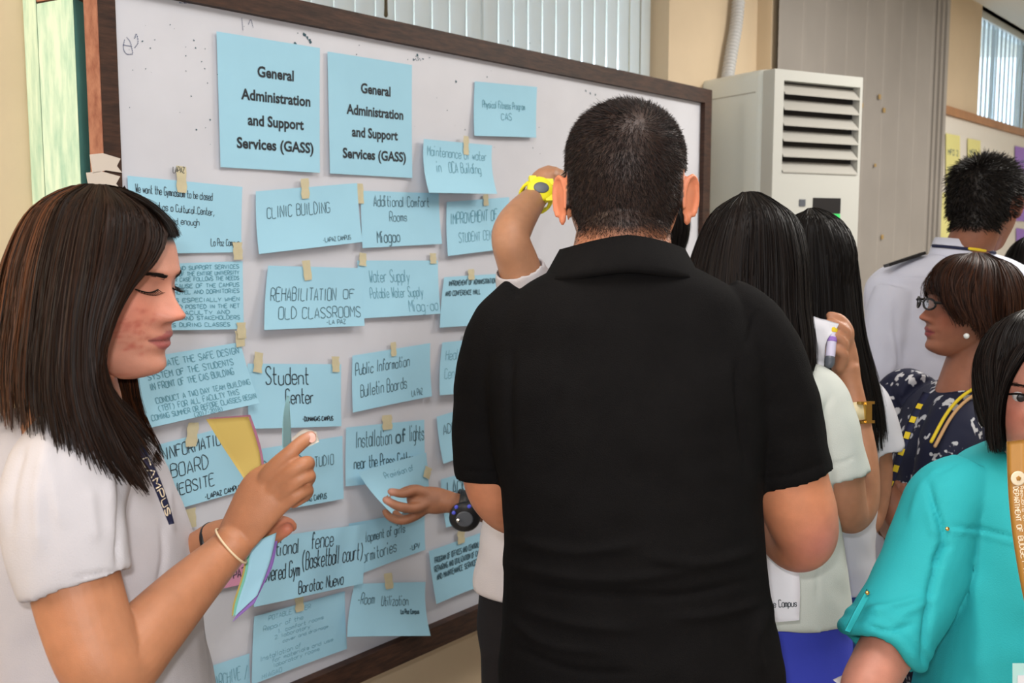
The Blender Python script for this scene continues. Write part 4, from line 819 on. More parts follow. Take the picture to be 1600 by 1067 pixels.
    # hair
    g = [
        [(192, 296, 1.20), (236, 322, 1.225), (262, 362, 1.245), (240, 430, 1.285), (212, 520, 1.29), (214, 600, 1.275), (226, 650, 1.26), (247, 694, 1.24)],
        [(188, 296, 1.20), (210, 330, 1.26), (205, 400, 1.29), (190, 500, 1.30), (185, 600, 1.29), (205, 660, 1.27), (238, 705, 1.25)],
        [(165, 292, 1.21), (170, 340, 1.27), (150, 430, 1.30), (140, 520, 1.30), (150, 610, 1.29), (180, 690, 1.26), (215, 720, 1.22)],
        [(135, 288, 1.21), (100, 330, 1.28), (70, 420, 1.30), (60, 520, 1.30), (60, 600, 1.29), (70, 660, 1.27)],
        [(115, 292, 1.20), (45, 335, 1.23), (5, 420, 1.24), (-15, 510, 1.24), (-25, 590, 1.23), (-20, 650, 1.2)],
        [(118, 290, 1.18), (50, 325, 1.16), (12, 400, 1.15), (-5, 490, 1.15), (-15, 580, 1.14), (-12, 640, 1.13)],
        [(128, 288, 1.17), (75, 318, 1.13), (42, 395, 1.105), (25, 490, 1.095), (15, 580, 1.09), (18, 650, 1.085)],
        [(138, 287, 1.16), (100, 318, 1.11), (76, 400, 1.08), (62, 500, 1.07), (55, 600, 1.065), (62, 668, 1.06)],
        [(150, 288, 1.15), (132, 325, 1.10), (115, 410, 1.07), (102, 510, 1.06), (100, 610, 1.055), (122, 705, 1.055)],
        [(162, 289, 1.15), (170, 330, 1.09), (160, 415, 1.065), (140, 515, 1.06), (140, 610, 1.055), (172, 705, 1.065), (198, 745, 1.08)],
        [(175, 293, 1.15), (210, 328, 1.10), (214, 375, 1.085), (196, 430, 1.070), (168, 505, 1.063), (152, 590, 1.063), (178, 665, 1.075), (222, 742, 1.085)],
        [(185, 295, 1.155), (232, 324, 1.125), (262, 362, 1.12), (246, 408, 1.098), (210, 448, 1.080), (182, 500, 1.070), (164, 555, 1.068), (178, 612, 1.085), (212, 648, 1.11), (244, 690, 1.13)]]
    gf = [[(183, 296, 1.15), (232, 324, 1.12), (258, 352, 1.118), (266, 368, 1.125)], [(186, 293, 1.17), (236, 318, 1.155), (266, 350, 1.16), (274, 372, 1.165)], [(190, 294, 1.195), (236, 320, 1.20), (266, 352, 1.205), (274, 372, 1.205)], [(193, 297, 1.21), (236, 324, 1.235), (260, 358, 1.245), (262, 380, 1.25)]]
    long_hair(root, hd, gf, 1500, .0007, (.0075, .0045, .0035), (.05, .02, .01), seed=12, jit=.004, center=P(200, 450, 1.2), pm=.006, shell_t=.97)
    long_hair(root, hd, g, 7500, .00075, (.0075, .0045, .0035), (.15, .05, .018), lambda u, v: (1.0 if .24 < u < .50 else .55 if u < .6 else .12), seed=2, jit=.007, tips=(.80, 1.06), stray=.08, center=P(140, 500, 1.2))  # back strands: dyed brown plus warm sunlit sheen put into the colour
    # wrist things
    ax = P(385, 815, 1.235)-P(345, 870, 1.225)
    band(root, 'elastic_bracelet', P(361, 853, 1.233), ax+RT*.018, .0262, .0012, .0015, MELAST, label='thin cream elastic')
    band(root, 'hair_tie', P(334, 845, 1.314), P(372, 838, 1.30)-P(310, 858, 1.32), .0218, .003, .0025, MDARK, label='black elastic')
    band(root, 'watch_strap', P(286, 862, 1.33), P(338, 840, 1.31)-P(262, 893, 1.34), .0275, .008, .002, MDARK)
    return root
person_p1()
# ---- papers held by P1
def held(label, L, R_, m, nrm=None, name='paper_sheet', cat='paper', grp='papers in the woman\'s hands', t=.0004):
    S, _, _ = strip_surf(L, R_, 20); root = None
    V, Fc = surf_mesh(S, 8, 20); V, Fc = thick_sheet(V, Fc, 8, 20, t, -FW); o = mobj(name, V, Fc, m); tag(o, label, cat, grp); return o
held('yellow sheet curling up out of the woman\'s hand', [(322, 655, 1.21), (345, 693, 1.235), (366, 725, 1.255), (385, 757, 1.262), (392, 800, 1.265)], [(388, 651, 1.235), (399, 683, 1.25), (407, 715, 1.26), (411, 757, 1.266), (415, 800, 1.268)], MYELP)
held('thin pink sheet edge showing behind the yellow sheet', [(326, 653, 1.222), (349, 691, 1.246), (372, 727, 1.265), (390, 757, 1.272)], [(391, 648, 1.246), (403, 682, 1.26), (411, 715, 1.27), (415, 757, 1.275)], MPINKP)
held('pale blue sheet seen edge on beside the index finger', [(441, 700, 1.29), (441, 672, 1.29), (443, 645, 1.285), (448, 618, 1.28)], [(455, 712, 1.27), (455, 680, 1.27), (453, 645, 1.275), (452, 619, 1.28)], mat('pale_blue_paper', (.26, .48, .52), .7, .2))
zt = 1.262
for i, (lab, m, dx) in enumerate([('yellow sheet behind the bundle below the hand', MYELP, -7), ('green sheet in the bundle below the hand', MGRNP, -4), ('pale blue sheet on top of the bundle below the hand', MBLUEP, 0)]):
    held(lab, [(392+dx, 850, zt+.004-.003*i), (386+dx, 895, zt+.004-.003*i), (372+dx, 940, zt-.003*i), (367+dx*.7, 963, zt-.003*i)], [(432, 832, zt+.006-.003*i), (424, 870, zt+.004-.003*i), (414, 900, zt-.003*i), (402, 930, zt-.003*i)], m)
held('purple sheet at the back of the bundle below the hand', [(395, 850, zt+.012), (388, 900, zt+.012), (378, 945, zt+.01), (363, 972, zt+.01)], [(436, 832, zt+.012), (427, 880, zt+.01), (416, 905, zt+.01), (398, 942, zt+.01)], MPURP)
tp = held('torn piece of white tape stuck on the woman\'s fingertip', [(456, 684, 1.262), (474, 671, 1.258), (494, 674, 1.258)], [(458, 698, 1.262), (480, 698, 1.258), (499, 690, 1.258)], mat('white_tape', (.66, .62, .55), .6), name='tape_piece', cat='tape', grp=None)
# ================================================================== P2 man in black polo
def person_p2():
    root = thing('person', 'man in a black polo shirt with short black hair seen from behind', 'person', P(980, 600, 1.44)*[1, 1, 0])
    base = SK(.60, .24, .125)
    hd = Head((0, -.100, .150), 972, 232, 1.34, yaw=-9, pitch=-4, sc_=1.07, wide=1.02)
    nb = P(972, 430, 1.43)
    pcs = hd.pieces(True, earo=.45, ears_=1.0, neck=[hd.w((0, -.03, .09)), hd.w((0, -.035, .04)), P(975, 365, 1.42), nb, nb-[0, 0, .05]], neck_r=[.050, .057, .064, .070, .073])
    hv, hf = remesh(pcs, .0028, 3)
    arms = [ptube([(1225, 640, 1.45, .052), (1232, 740, 1.455, .054), (1250, 800, 1.46, .052), (1258, 835, 1.475, .0455), (1245, 848, 1.51, .043), (1222, 835, 1.55, .038), (1190, 810, 1.61, .028)], n=28, k=50),
            ptube([(765, 650, 1.48, .045), (772, 745, 1.50, .046), (790, 785, 1.53, .042), (815, 800, 1.56, .036), (850, 800, 1.61, .028)], n=28, k=40)]
    for wx, sg in ((1190, -1), (850, 1)):
        Zw = 1.61; py0 = 810 if sg < 0 else 800
        arms.append(ptube([(wx, py0, Zw, .027), (wx+sg*25, py0-6, Zw+.03, .03), (wx+sg*48, py0-10, Zw+.05, .028)], n=16, squash=(UP, .8)))
        for i in range(4): arms.append(ptube([(wx+sg*45, py0-30+i*14, Zw+.05, .010), (wx+sg*70, py0-30+i*14, Zw+.055, .009), (wx+sg*86, py0-26+i*13, Zw+.03, .008)], n=10, k=12))
        arms.append(ptube([(wx+sg*20, py0-28, Zw+.02, .011), (wx+sg*45, py0-46, Zw+.01, .010), (wx+sg*60, py0-50, Zw-.0, .008)], n=10, k=12))
    av, af = remesh(arms, .004, 3)
    cw = P(985, 900, 1.46); cw[2] = .95
    V, Fc = join([(hv, hf), (av, af)]+hidden_core(cw, nb, P(860, 520, 1.45), P(1110, 520, 1.45), .1)+legs_floor(cw[0], cw[1], 0, .9))
    def scalp(x, y, z):
        line = np.interp(y, [-.12, -.03, -.005, .02, .1], [.030, .040, .115, .125, .178]); return np.clip((z-line+.004)/.028, 0, 1)*.96
    col = skin_col(V, base, hd, scalp=scalp, extra=[(P(1285, 850, 1.43), .03, (.55, .20, .15))]); mobj('body', V, Fc, MSKIN, root, True, col)
    def mask(x, y, z):
        line = np.interp(y, [-.12, -.03, -.005, .02, .1], [.030, .040, .115, .125, .178]); m = np.clip((z-line+.002)/.022, 0, 1)
        return m*((np.abs(x) < .069) | (z > .134) | (y < -.045))*(1-.60*gs(np.hypot((x-.022)*.8, (z-.185)*.45), .013)*(y < 0))
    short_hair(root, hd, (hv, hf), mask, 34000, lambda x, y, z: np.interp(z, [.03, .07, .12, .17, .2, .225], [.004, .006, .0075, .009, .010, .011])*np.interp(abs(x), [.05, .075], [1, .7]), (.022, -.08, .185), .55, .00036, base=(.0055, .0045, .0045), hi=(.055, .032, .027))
    # polo
    tor = [sr(905, 1045, 398, 1.43, .075), sr(866, 1091, 420, 1.43, .082), sr(822, 1136, 446, 1.43, .096), sr(785, 1168, 480, 1.435, .108), sr(762, 1192, 530, 1.44, .12), sr(756, 1198, 600, 1.44, .13), sr(770, 1190, 700, 1.44, .133), sr(786, 1186, 790, 1.44, .132), sr(786, 1194, 880, 1.44, .132), sr(784, 1206, 960, 1.44, .135), sr(778, 1222, 1040, 1.44, .138), sr(785, 1228, 1085, 1.44, .138)]
    bl = [loft(interp_rings(tor, 60))]
    bl.append(sleeve([(840, 485, 1.44, .062), (800, 530, 1.45, .066), (775, 600, 1.47, .060), (766, 680, 1.49, .0555), (768, 742, 1.50, .054)], hem=.006))
    bl.append(sleeve([(1110, 490, 1.44, .060), (1162, 530, 1.44, .068), (1195, 600, 1.445, .067), (1218, 680, 1.45, .064), (1236, 746, 1.455, .061)], hem=.006))
    V, Fc = remesh(bl, .0042, 5)
    V = folds(V, Fc, [([(790, 840), (900, 862), (1000, 850)], 8, .005), ([(790, 880), (880, 900), (980, 905), (1100, 885)], 8, .005), ([(795, 905), (900, 925), (1050, 930), (1180, 905)], 6, -.005), ([(810, 950), (900, 975), (1000, 985)], 9, .005), ([(1010, 870), (1100, 880), (1180, 860)], 8, .005),
                        ([(790, 960), (850, 1005), (950, 1020)], 7, .004), ([(1190, 940), (1120, 960), (1050, 965)], 8, .005), ([(1150, 560), (1155, 640), (1170, 740)], 6, -.006), ([(1165, 545), (1185, 480)], 5, -.003), ([(800, 540), (795, 640), (800, 720)], 7, -.005), ([(930, 640), (900, 740), (850, 800)], 16, .003), ([(1020, 620), (1060, 720), (1120, 800)], 18, .003), ([(880, 600), (830, 720)], 12, -.003),
                        ([(1178, 748), (1235, 742), (1290, 722)], 2.5, -.0025), ([(724, 735), (780, 738)], 2.5, -.002), ([(1205, 940), (1180, 1000), (1190, 1060)], 10, .006), ([(800, 1010), (900, 1048), (1000, 1050)], 6, -.004)])
    V = wrinkle(V, Fc, .003, 9, 3, (1, 1, 1.8)); mobj('polo_shirt', V, Fc, MBLACK, root)
    # collar: folded band round the neck
    a = np.linspace(0, 2*math.pi, 49)[:-1]; cc = P(972, 405, 1.425); rings = []
    for rr, dz, hz in ((.068, .004, 0), (.071, .026, 0), (.077, .030, 0), (.097, -.006, 0), (.105, -.014, 0), (.096, -.019, 0)):
        x = np.cos(a)*(rr+.010); y = np.sin(a)*rr*.96; rings.append(np.stack([cc[0]+x, cc[1]+y, cc[2]+dz+.004-.020*(np.abs(np.cos(a))**1.5)-.02*(y > 0)*np.sin(a)], 1))
    V, Fc = loft(rings, False); mobj('collar', V, Fc, MBLACK, root)
    trousers(root, cw[0], cw[1], 0, float(P(980, 1048, 1.44)[2]), .185, .125, MBRT); shoes(root, cw[0], cw[1], 0, .09)
person_p2()
# white paper below the man's elbow
S, _, _ = strip_surf([(1180, 862, 1.62), (1182, 915, 1.61), (1190, 974, 1.60)], [(1246, 866, 1.62), (1250, 915, 1.61), (1249, 969, 1.60)], 12)
V, Fc = surf_mesh(S, 6, 12); V, Fc = thick_sheet(V, Fc, 6, 12, .0004, -FW); pr = thing('paper_sheet', 'white sheet of paper hanging below the man\'s right elbow', 'paper', S(.5, .5)); mobj('sheet', V, Fc, MWHP, pr)
V, Fc = text_ribbons('Jue Campus', S, .2, .80, .92, .10, .0012, .3); mobj('handwriting', V, Fc, MINK, pr, False, kind='stuff')
# ================================================================== P3 raised arm with yellow watch
def person_p3():
    root = thing('person', 'person in a white shirt reaching up with a yellow wristwatch, behind the man in black', 'person', P(890, 600, 2.0)*[1, 1, 0])
    base = SK(.40, .20, .115)
    hd = Head((0, 0, .16), 945, 270, 2.02, yaw=10, sc_=.98)
    nb = P(925, 420, 2.02)
    pcs = hd.pieces(True, neck=[hd.w((0, -.03, .08)), (nb+hd.w((0, -.03, .03)))/2, nb-[0, 0, .03]], neck_r=[.055, .055, .06])
    hv, hf = remesh(pcs, .005, 2)
    arm = [ptube([(830, 490, 2.0, .045), (812, 420, 1.97, .041), (798, 376, 1.95, .037), (804, 352, 1.98, .037), (820, 328, 2.03, .032), (835, 310, 2.07, .026), (845, 298, 2.10, .025)], n=26, k=50),
           ptube([(843, 300, 2.10, .026), (850, 288, 2.12, .032), (856, 280, 2.13, .030)], n=20, squash=(FW, .8))]
    arm += [ptube(q, n=12, k=14) for q in ([(842, 292, 2.12, .012), (841, 276, 2.12, .0115), (848, 271, 2.15, .010), (852, 282, 2.17, .009)], [(850, 290, 2.12, .012), (851, 273, 2.11, .0118), (858, 268, 2.145, .010), (860, 280, 2.165, .009)], [(858, 290, 2.12, .012), (862, 273, 2.11, .0118), (868, 268, 2.145, .010), (868, 280, 2.165, .009)], [(866, 292, 2.12, .011), (872, 275, 2.12, .0108), (877, 272, 2.145, .0095), (876, 282, 2.165, .009)], [(848, 298, 2.13, .012), (856, 292, 2.16, .011), (866, 282, 2.18, .010)])]
    av, af = remesh(arm, .0035, 2)
    a2, f2 = remesh([ptube([(1010, 500, 2.05, .045), (1030, 620, 2.08, .042), (1010, 700, 2.16, .036), (960, 690, 2.25, .028), (930, 680, 2.3, .03)], n=20)]+[ptube([(930, 670+i*7, 2.3, .009), (905, 668+i*7, 2.33, .009), (890, 672+i*7, 2.34, .008)], n=10, k=10) for i in range(4)]+[ptube([(935, 668, 2.3, .01), (920, 655, 2.32, .009), (908, 652, 2.33, .008)], n=10, k=10)], .005, 2)
    cw = P(890, 800, 2.02); cw[2] = .95
    V, Fc = join([(hv, hf), (av, af), (a2, f2)]+hidden_core(cw, nb, P(850, 480, 2.02), P(1000, 480, 2.02), .09)+legs_floor(cw[0], cw[1], 0, .9))
    mobj('body', V, Fc, MSKIN, root, True, skin_col(V, base, hd, scalp=lambda x, y, z: np.clip((z-np.interp(y, [-.1, 0, .1], [.05, .12, .18]))/.02, 0, 1)))
    short_hair(root, hd, (hv, hf), lambda x, y, z: (z > np.interp(y, [-.1, 0, .1], [.05, .12, .18]))*1., 3000, .015, (0, -.06, .2), .6, .001)
    tor = [sr(865, 985, 440, 2.02, .07), sr(830, 1020, 465, 2.02, .09), sr(800, 1040, 520, 2.02, .11), sr(785, 1040, 640, 2.02, .12), sr(770, 1030, 740, 2.02, .125), sr(752, 1035, 830, 2.02, .13), sr(738, 1040, 915, 2.02, .135)]
    bl = [loft(interp_rings(tor, 30)), sleeve([(870, 510, 2.02, .07), (836, 475, 2.0, .066), (818, 440, 1.98, .056), (811, 416, 1.965, .049)], hem=.006), sleeve([(990, 490, 2.03, .06), (1020, 560, 2.06, .06), (1026, 610, 2.08, .057)])]
    V, Fc = remesh(bl, .006, 4); V = wrinkle(V, Fc, .005, 11, 6); mobj('shirt', V, Fc, MWHT, root)
    trousers(root, cw[0], cw[1], 0, float(P(890, 905, 2.02)[2]), .178, .125, MDKT); shoes(root, cw[0], cw[1], 0)
    ax = P(845, 298, 2.10)-P(818, 328, 2.03); c = P(838, 307, 2.083); nz_ = -FW+RT*.25+UP*.35
    band(root, 'watch_strap', c, ax, .030, .011, .005, MYELW, label='yellow resin strap')
    w_ = disc(root, 'watch_case', c+nz_/np.linalg.norm(nz_)*.027, nz_, .027, .012, MYELW, 20, label='yellow watch case'); disc(w_, 'watch_face', c+nz_/np.linalg.norm(nz_)*.0392, nz_, .016, .0015, MGREY, 20, sq=.75)
    Rw = frame3(nz_)
    for k in range(4): a = k*math.pi/2+.6; q = c+nz_/np.linalg.norm(nz_)*.033+(Rw[:, 0]*math.cos(a)+Rw[:, 1]*math.sin(a))*.025; mobj('watch_lug', *abox(q, .007, .007, .005, Rw), MYELW, w_, False)
person_p3()
# ================================================================== P4 arm with black watch
def person_p4():
    root = thing('person', 'mostly hidden person whose hand with a black watch lifts a blue note', 'person', P(1000, 600, 2.62)*[1, 1, 0])
    base = SK(.27, .115, .062)
    hd = Head((0, 0, .12), 1015, 352, 2.62, yaw=40, sc_=1.0)
    nb = P(1000, 455, 2.62)
    hv, hf = remesh(hd.pieces(False, neck=[hd.w((0, -.03, .08)), nb-[0, 0, .03]], neck_r=[.05, .055]), .005, 2)
    Z = 2.385
    arm = [ptube([(945, 540, 2.6, .042), (890, 700, 2.5, .040), (860, 810, 2.44, .038), (800, 806, 2.42, .034), (755, 797, 2.40, .028), (715, 787, 2.39, .0245), (700, 785, 2.385, .024)], n=24, k=60),
           ptube([(705, 784, Z, .025), (680, 782, Z, .032), (655, 780, Z, .030)], n=20, squash=(FW, .6))]
    arm += [ptube(q, n=12, k=16) for q in ([(668, 772, Z-.005, .0135), (650, 766, Z-.012, .0125), (630, 771, Z-.022, .0108), (611, 768, Z-.012, .0088)], [(668, 786, Z-.008, .0135), (646, 794, Z-.018, .0125), (623, 791, Z-.03, .0112), (603, 781, Z-.02, .0090)], [(668, 792, Z, .013), (648, 806, Z, .012), (628, 813, Z-.004, .011), (610, 808, Z+.012, .0095), (602, 800, Z+.018, .008)], [(664, 795, Z+.01, .012), (645, 808, Z+.014, .011), (628, 810, Z+.02, .0095), (618, 802, Z+.03, .0085)], [(668, 770, Z+.012, .012), (650, 764, Z+.018, .011), (634, 766, Z+.028, .0095), (622, 772, Z+.032, .0085)])]
    av, af = remesh(arm, .0032, 2)
    cw = P(1000, 800, 2.64); cw[2] = .9
    a2, f2 = remesh([ptube([(1075, 560, 2.64, .04), (1080, 680, 2.62, .038), (1075, 790, 2.6, .028), (1075, 840, 2.6, .03)], n=18)]+[ptube([(1065+i*6, 838, 2.6, .009), (1064+i*6, 862, 2.6, .008)], n=8, k=8) for i in range(4)]+[ptube([(1062, 830, 2.6, .01), (1054, 848, 2.6, .009)], n=8, k=8)], .006, 2)
    V, Fc = join([(hv, hf), (av, af), (a2, f2)]+hidden_core(cw, nb, P(955, 510, 2.62), P(1060, 510, 2.62), .08)+legs_floor(cw[0], cw[1], .6, .88))
    mobj('body', V, Fc, MSKIN, root, True, skin_col(V, base, hd, lips=(.3, .1, .08), extra=[(P(611, 768, Z-.02), .01, (.45, .22, .16)), (P(603, 781, Z-.03), .01, (.45, .22, .16))]))
    g = [[(1015, 285, 2.62), (980, 300, 2.55), (955, 345, 2.54), (960, 400, 2.56)], [(1015, 284, 2.60), (1010, 305, 2.53), (1005, 350, 2.51), (1005, 405, 2.52)], [(1018, 284, 2.60), (1045, 305, 2.54), (1058, 350, 2.53), (1055, 405, 2.54)], [(1020, 285, 2.62), (1062, 310, 2.62), (1078, 350, 2.62), (1066, 402, 2.62)], [(1018, 286, 2.64), (1045, 310, 2.70), (1055, 350, 2.71), (1052, 395, 2.70)]]
    long_hair(root, hd, g, 1200, .0012, seed=9, tips=(.9, 1.))
    tor = [sr(960, 1050, 470, 2.63, .07), sr(935, 1075, 500, 2.63, .09), sr(930, 1085, 620, 2.63, .10), sr(930, 1080, 760, 2.64, .11), sr(925, 1085, 900, 2.64, .12)]
    V, Fc = remesh([loft(interp_rings(tor, 20)), sleeve([(955, 515, 2.62, .055), (935, 570, 2.6, .054), (920, 620, 2.57, .052)]), sleeve([(1060, 515, 2.63, .055), (1075, 570, 2.64, .054), (1078, 620, 2.63, .05)])], .008, 3)
    mobj('shirt', V, Fc, MWHT, root)
    trousers(root, cw[0], cw[1], .3, .95, .15, .11, MDKT, .075); shoes(root, cw[0], cw[1], .3)
    ax = P(755, 797, 2.40)-P(705, 784, 2.385); c = P(727, 789, 2.392); nz_ = -FW+RT*.0-UP*.35
    band(root, 'watch_strap', c-ax*.05, ax, .027, .018, .006, MDARK)
    nn_ = nz_/np.linalg.norm(nz_); w_ = disc(root, 'watch_case', c+nn_*.026-UP*.012, nz_, .036, .016, MDARK, 24); disc(w_, 'watch_face', c+nn_*.0425-UP*.012, nz_, .020, .001, MGREY, 20)
    for px, py in ((713, 792), (709, 801), (733, 791), (716, 813)):
        disc(w_, 'watch_button', P(px, py, 2.345), -FW, .0045, .003, MBLUEB if py < 810 else MSILV, 12)
person_p4()
# ================================================================== P5 girl, long dark hair, cream blouse
def person_p5():
    ZK[0] = 1.02
    root = thing('person', 'young woman with long black hair and cream blouse holding up a marker pen', 'person', P(1195, 600, 1.80)*[1, 1, 0])
    base = SK(.42, .19, .105)
    hd = Head((0, 0, .12), 1168, 398, 1.82, yaw=12, sc_=.98)
    nb = P(1180, 545, 1.80)
    hv, hf = remesh(hd.pieces(False, neck=[hd.w((0, -.03, .08)), nb-[0, 0, .03]], neck_r=[.05, .052]), .005, 2)
    arm = [ptube([(1285, 630, 1.76, .040), (1312, 740, 1.755, .040), (1322, 790, 1.76, .036), (1330, 803, 1.775, .034), (1345, 780, 1.79, .032), (1348, 720, 1.80, .027), (1340, 650, 1.81, .0205), (1328, 600, 1.815, .021), (1322, 575, 1.815, .024)], n=26, k=70),
           ptube([(1325, 590, 1.815, .023), (1318, 560, 1.812, .027), (1312, 532, 1.81, .026)], n=18, squash=(FW, .62))]
    arm += [ptube(q, n=12, k=16) for q in ([(1320, 548, 1.805, .011), (1326, 520, 1.80, .0105), (1314, 500, 1.80, .0098), (1298, 494, 1.80, .009)], [(1312, 548, 1.80, .011), (1322, 522, 1.79, .0105), (1308, 508, 1.785, .0095), (1290, 506, 1.79, .0085)], [(1310, 560, 1.80, .011), (1318, 538, 1.785, .0105), (1304, 524, 1.782, .0095), (1288, 526, 1.79, .0085)], [(1312, 575, 1.80, .0105), (1318, 555, 1.786, .010), (1304, 545, 1.784, .009), (1290, 548, 1.79, .008)], [(1318, 580, 1.82, .012), (1300, 560, 1.825, .011), (1290, 535, 1.82, .010), (1284, 520, 1.815, .009)])]
    av, af = remesh(arm, .003, 2)
    cw = P(1215, 800, 1.80); cw[2] = .9
    a2, f2 = remesh([ptube([(1100, 620, 1.8, .04), (1090, 740, 1.84, .038), (1110, 790, 1.9, .03), (1150, 770, 2.0, .022)], n=18)]+[ptube([(1150+i*2, 762+i*7, 2.0, .009), (1168, 760+i*7, 2.03, .008)], n=8, k=8) for i in range(4)]+[ptube([(1150, 756, 2.0, .01), (1162, 744, 2.01, .009)], n=8, k=8)], .006, 2)
    V, Fc = join([(hv, hf), (av, af), (a2, f2)]+hidden_core(cw, nb, P(1120, 620, 1.8), P(1270, 620, 1.78), .08)+legs_floor(cw[0], cw[1], 0, .88, .045, (.058, .045, .035)))
    mobj('body', V, Fc, MSKIN, root, True, skin_col(V, base, hd, lips=(.3, .1, .08)))
    g = [[(1168, 303, 1.84), (1130, 325, 1.92), (1100, 400, 1.92), (1095, 480, 1.9), (1090, 560, 1.87), (1100, 640, 1.85)],
         [(1162, 301, 1.82), (1112, 332, 1.82), (1080, 400, 1.80), (1066, 470, 1.78), (1062, 560, 1.77), (1080, 650, 1.76)],
         [(1160, 300, 1.79), (1125, 335, 1.74), (1100, 410, 1.72), (1090, 500, 1.71), (1095, 600, 1.70), (1110, 700, 1.70)],
         [(1165, 300, 1.78), (1160, 335, 1.71), (1150, 420, 1.69), (1150, 520, 1.69), (1160, 620, 1.68), (1175, 700, 1.68)],
         [(1175, 299, 1.78), (1200, 333, 1.715), (1208, 410, 1.70), (1210, 500, 1.70), (1222, 590, 1.69), (1235, 660, 1.69)],
         [(1185, 300, 1.79), (1232, 335, 1.75), (1250, 400, 1.73), (1255, 480, 1.72), (1262, 550, 1.71), (1256, 620, 1.71)],
         [(1190, 302, 1.81), (1245, 340, 1.81), (1263, 400, 1.80), (1268, 480, 1.79), (1275, 560, 1.77), (1262, 605, 1.74)],
         [(1185, 304, 1.84), (1235, 345, 1.90), (1250, 410, 1.91), (1255, 480, 1.88), (1262, 550, 1.84), (1255, 600, 1.80)]]
    long_hair(root, hd, g, 4500, .0010, (.0055, .0045, .0045), (.02, .012, .009), lambda u, v: .4, seed=5, jit=.006, center=P(1170, 500, 1.82), tips=(.84, 1.))
    tor = [sr(1135, 1225, 560, 1.80, .07), sr(1105, 1265, 580, 1.80, .09), sr(1085, 1298, 615, 1.80, .105), sr(1095, 1300, 700, 1.80, .11), sr(1110, 1305, 790, 1.80, .11), sr(1108, 1316, 870, 1.80, .12), sr(1100, 1324, 946, 1.80, .13)]
    bl = [loft(interp_rings(tor, 34)), sleeve([(1245, 600, 1.79, .05), (1275, 625, 1.775, .055), (1297, 680, 1.76, .053), (1316, 748, 1.755, .0505)], hem=.006), sleeve([(1120, 610, 1.8, .05), (1102, 670, 1.81, .05), (1092, 740, 1.83, .05)])]
    V, Fc = remesh(bl, .005, 4); V = folds(V, Fc, [([(1300, 612), (1285, 660), (1290, 730)], 6, -.004), ([(1292, 728), (1318, 722), (1338, 712)], 3, -.002), ([(1280, 850), (1278, 900), (1277, 944)], 3, -.003), ([(1215, 830), (1250, 850), (1300, 830)], 7, .004)]); V = wrinkle(V, Fc, .004, 12, 8)
    mobj('blouse', V, Fc, MCREAM, root)
    skirt(root, cw[0], cw[1], 0, float(P(1215, 925, 1.8)[2]), .128, .115, MBLUES, .42); shoes(root, cw[0], cw[1], 0)
    ax = P(1348, 720, 1.80)-P(1340, 650, 1.81); c = P(1338, 643, 1.808)
    band(root, 'watch_strap', c, ax, .0215, .016, .003, mat('ivory_strap', (.62, .52, .32), .5), label='ivory watch strap'); nz_ = -FW+RT*.55
    Rw = frame3(nz_, UP); w_ = mobj('watch_case', *abox(c+nz_/np.linalg.norm(nz_)*.0245, .018, .007, .005, Rw), MGOLD, root, False, label='gold rectangular case')
    mobj('watch_case', *join([abox(c+nz_/np.linalg.norm(nz_)*.022+UP*.017, .0025, .017, .005, Rw), abox(c+nz_/np.linalg.norm(nz_)*.022-UP*.017, .0025, .017, .005, Rw)]), MGOLD, root, False, label='gold strap bars')
person_p5()
# marker & tissue in P5's hand
mk = thing('marker_pen', 'purple and white marker in the raised hand with the gold watch', 'marker', P(1297, 545, 1.775))
a_, b_ = P(1302, 510, 1.785), P(1296, 568, 1.77); dd = (b_-a_)
mobj('barrel', *tube([a_, a_+dd*.8], [.0085, .0085], n=18), mat('white_purple_label', (.62, .58, .74), .4), mk)
mobj('label_band', *tube([a_+dd*.05, a_+dd*.18], [.0089, .0089], n=18, round_ends=False), MYELT, mk); mobj('label_band', *tube([a_+dd*.3, a_+dd*.42], [.0089, .0089], n=18, round_ends=False), MPURP, mk); mobj('end_cap', *tube([a_+dd*.86, a_+dd], [.0092, .0088], n=18), MGREY, mk)
S, _, _ = strip_surf([(1262, 491, 1.79), (1264, 510, 1.785), (1272, 540, 1.79), (1278, 570, 1.80)], [(1311, 506, 1.775), (1306, 515, 1.775), (1290, 535, 1.775), (1288, 572, 1.79)], 14)
V, Fc = surf_mesh(S, 8, 14); V = wrinkle(V, Fc, .004, 50, 2); V, Fc = thick_sheet(V, Fc, 8, 14, .0004, -FW); tag(mobj('folded_paper', V, Fc, MWHP), 'small folded white paper in the raised hand with the gold watch', 'paper')
ZK[0] = 1.
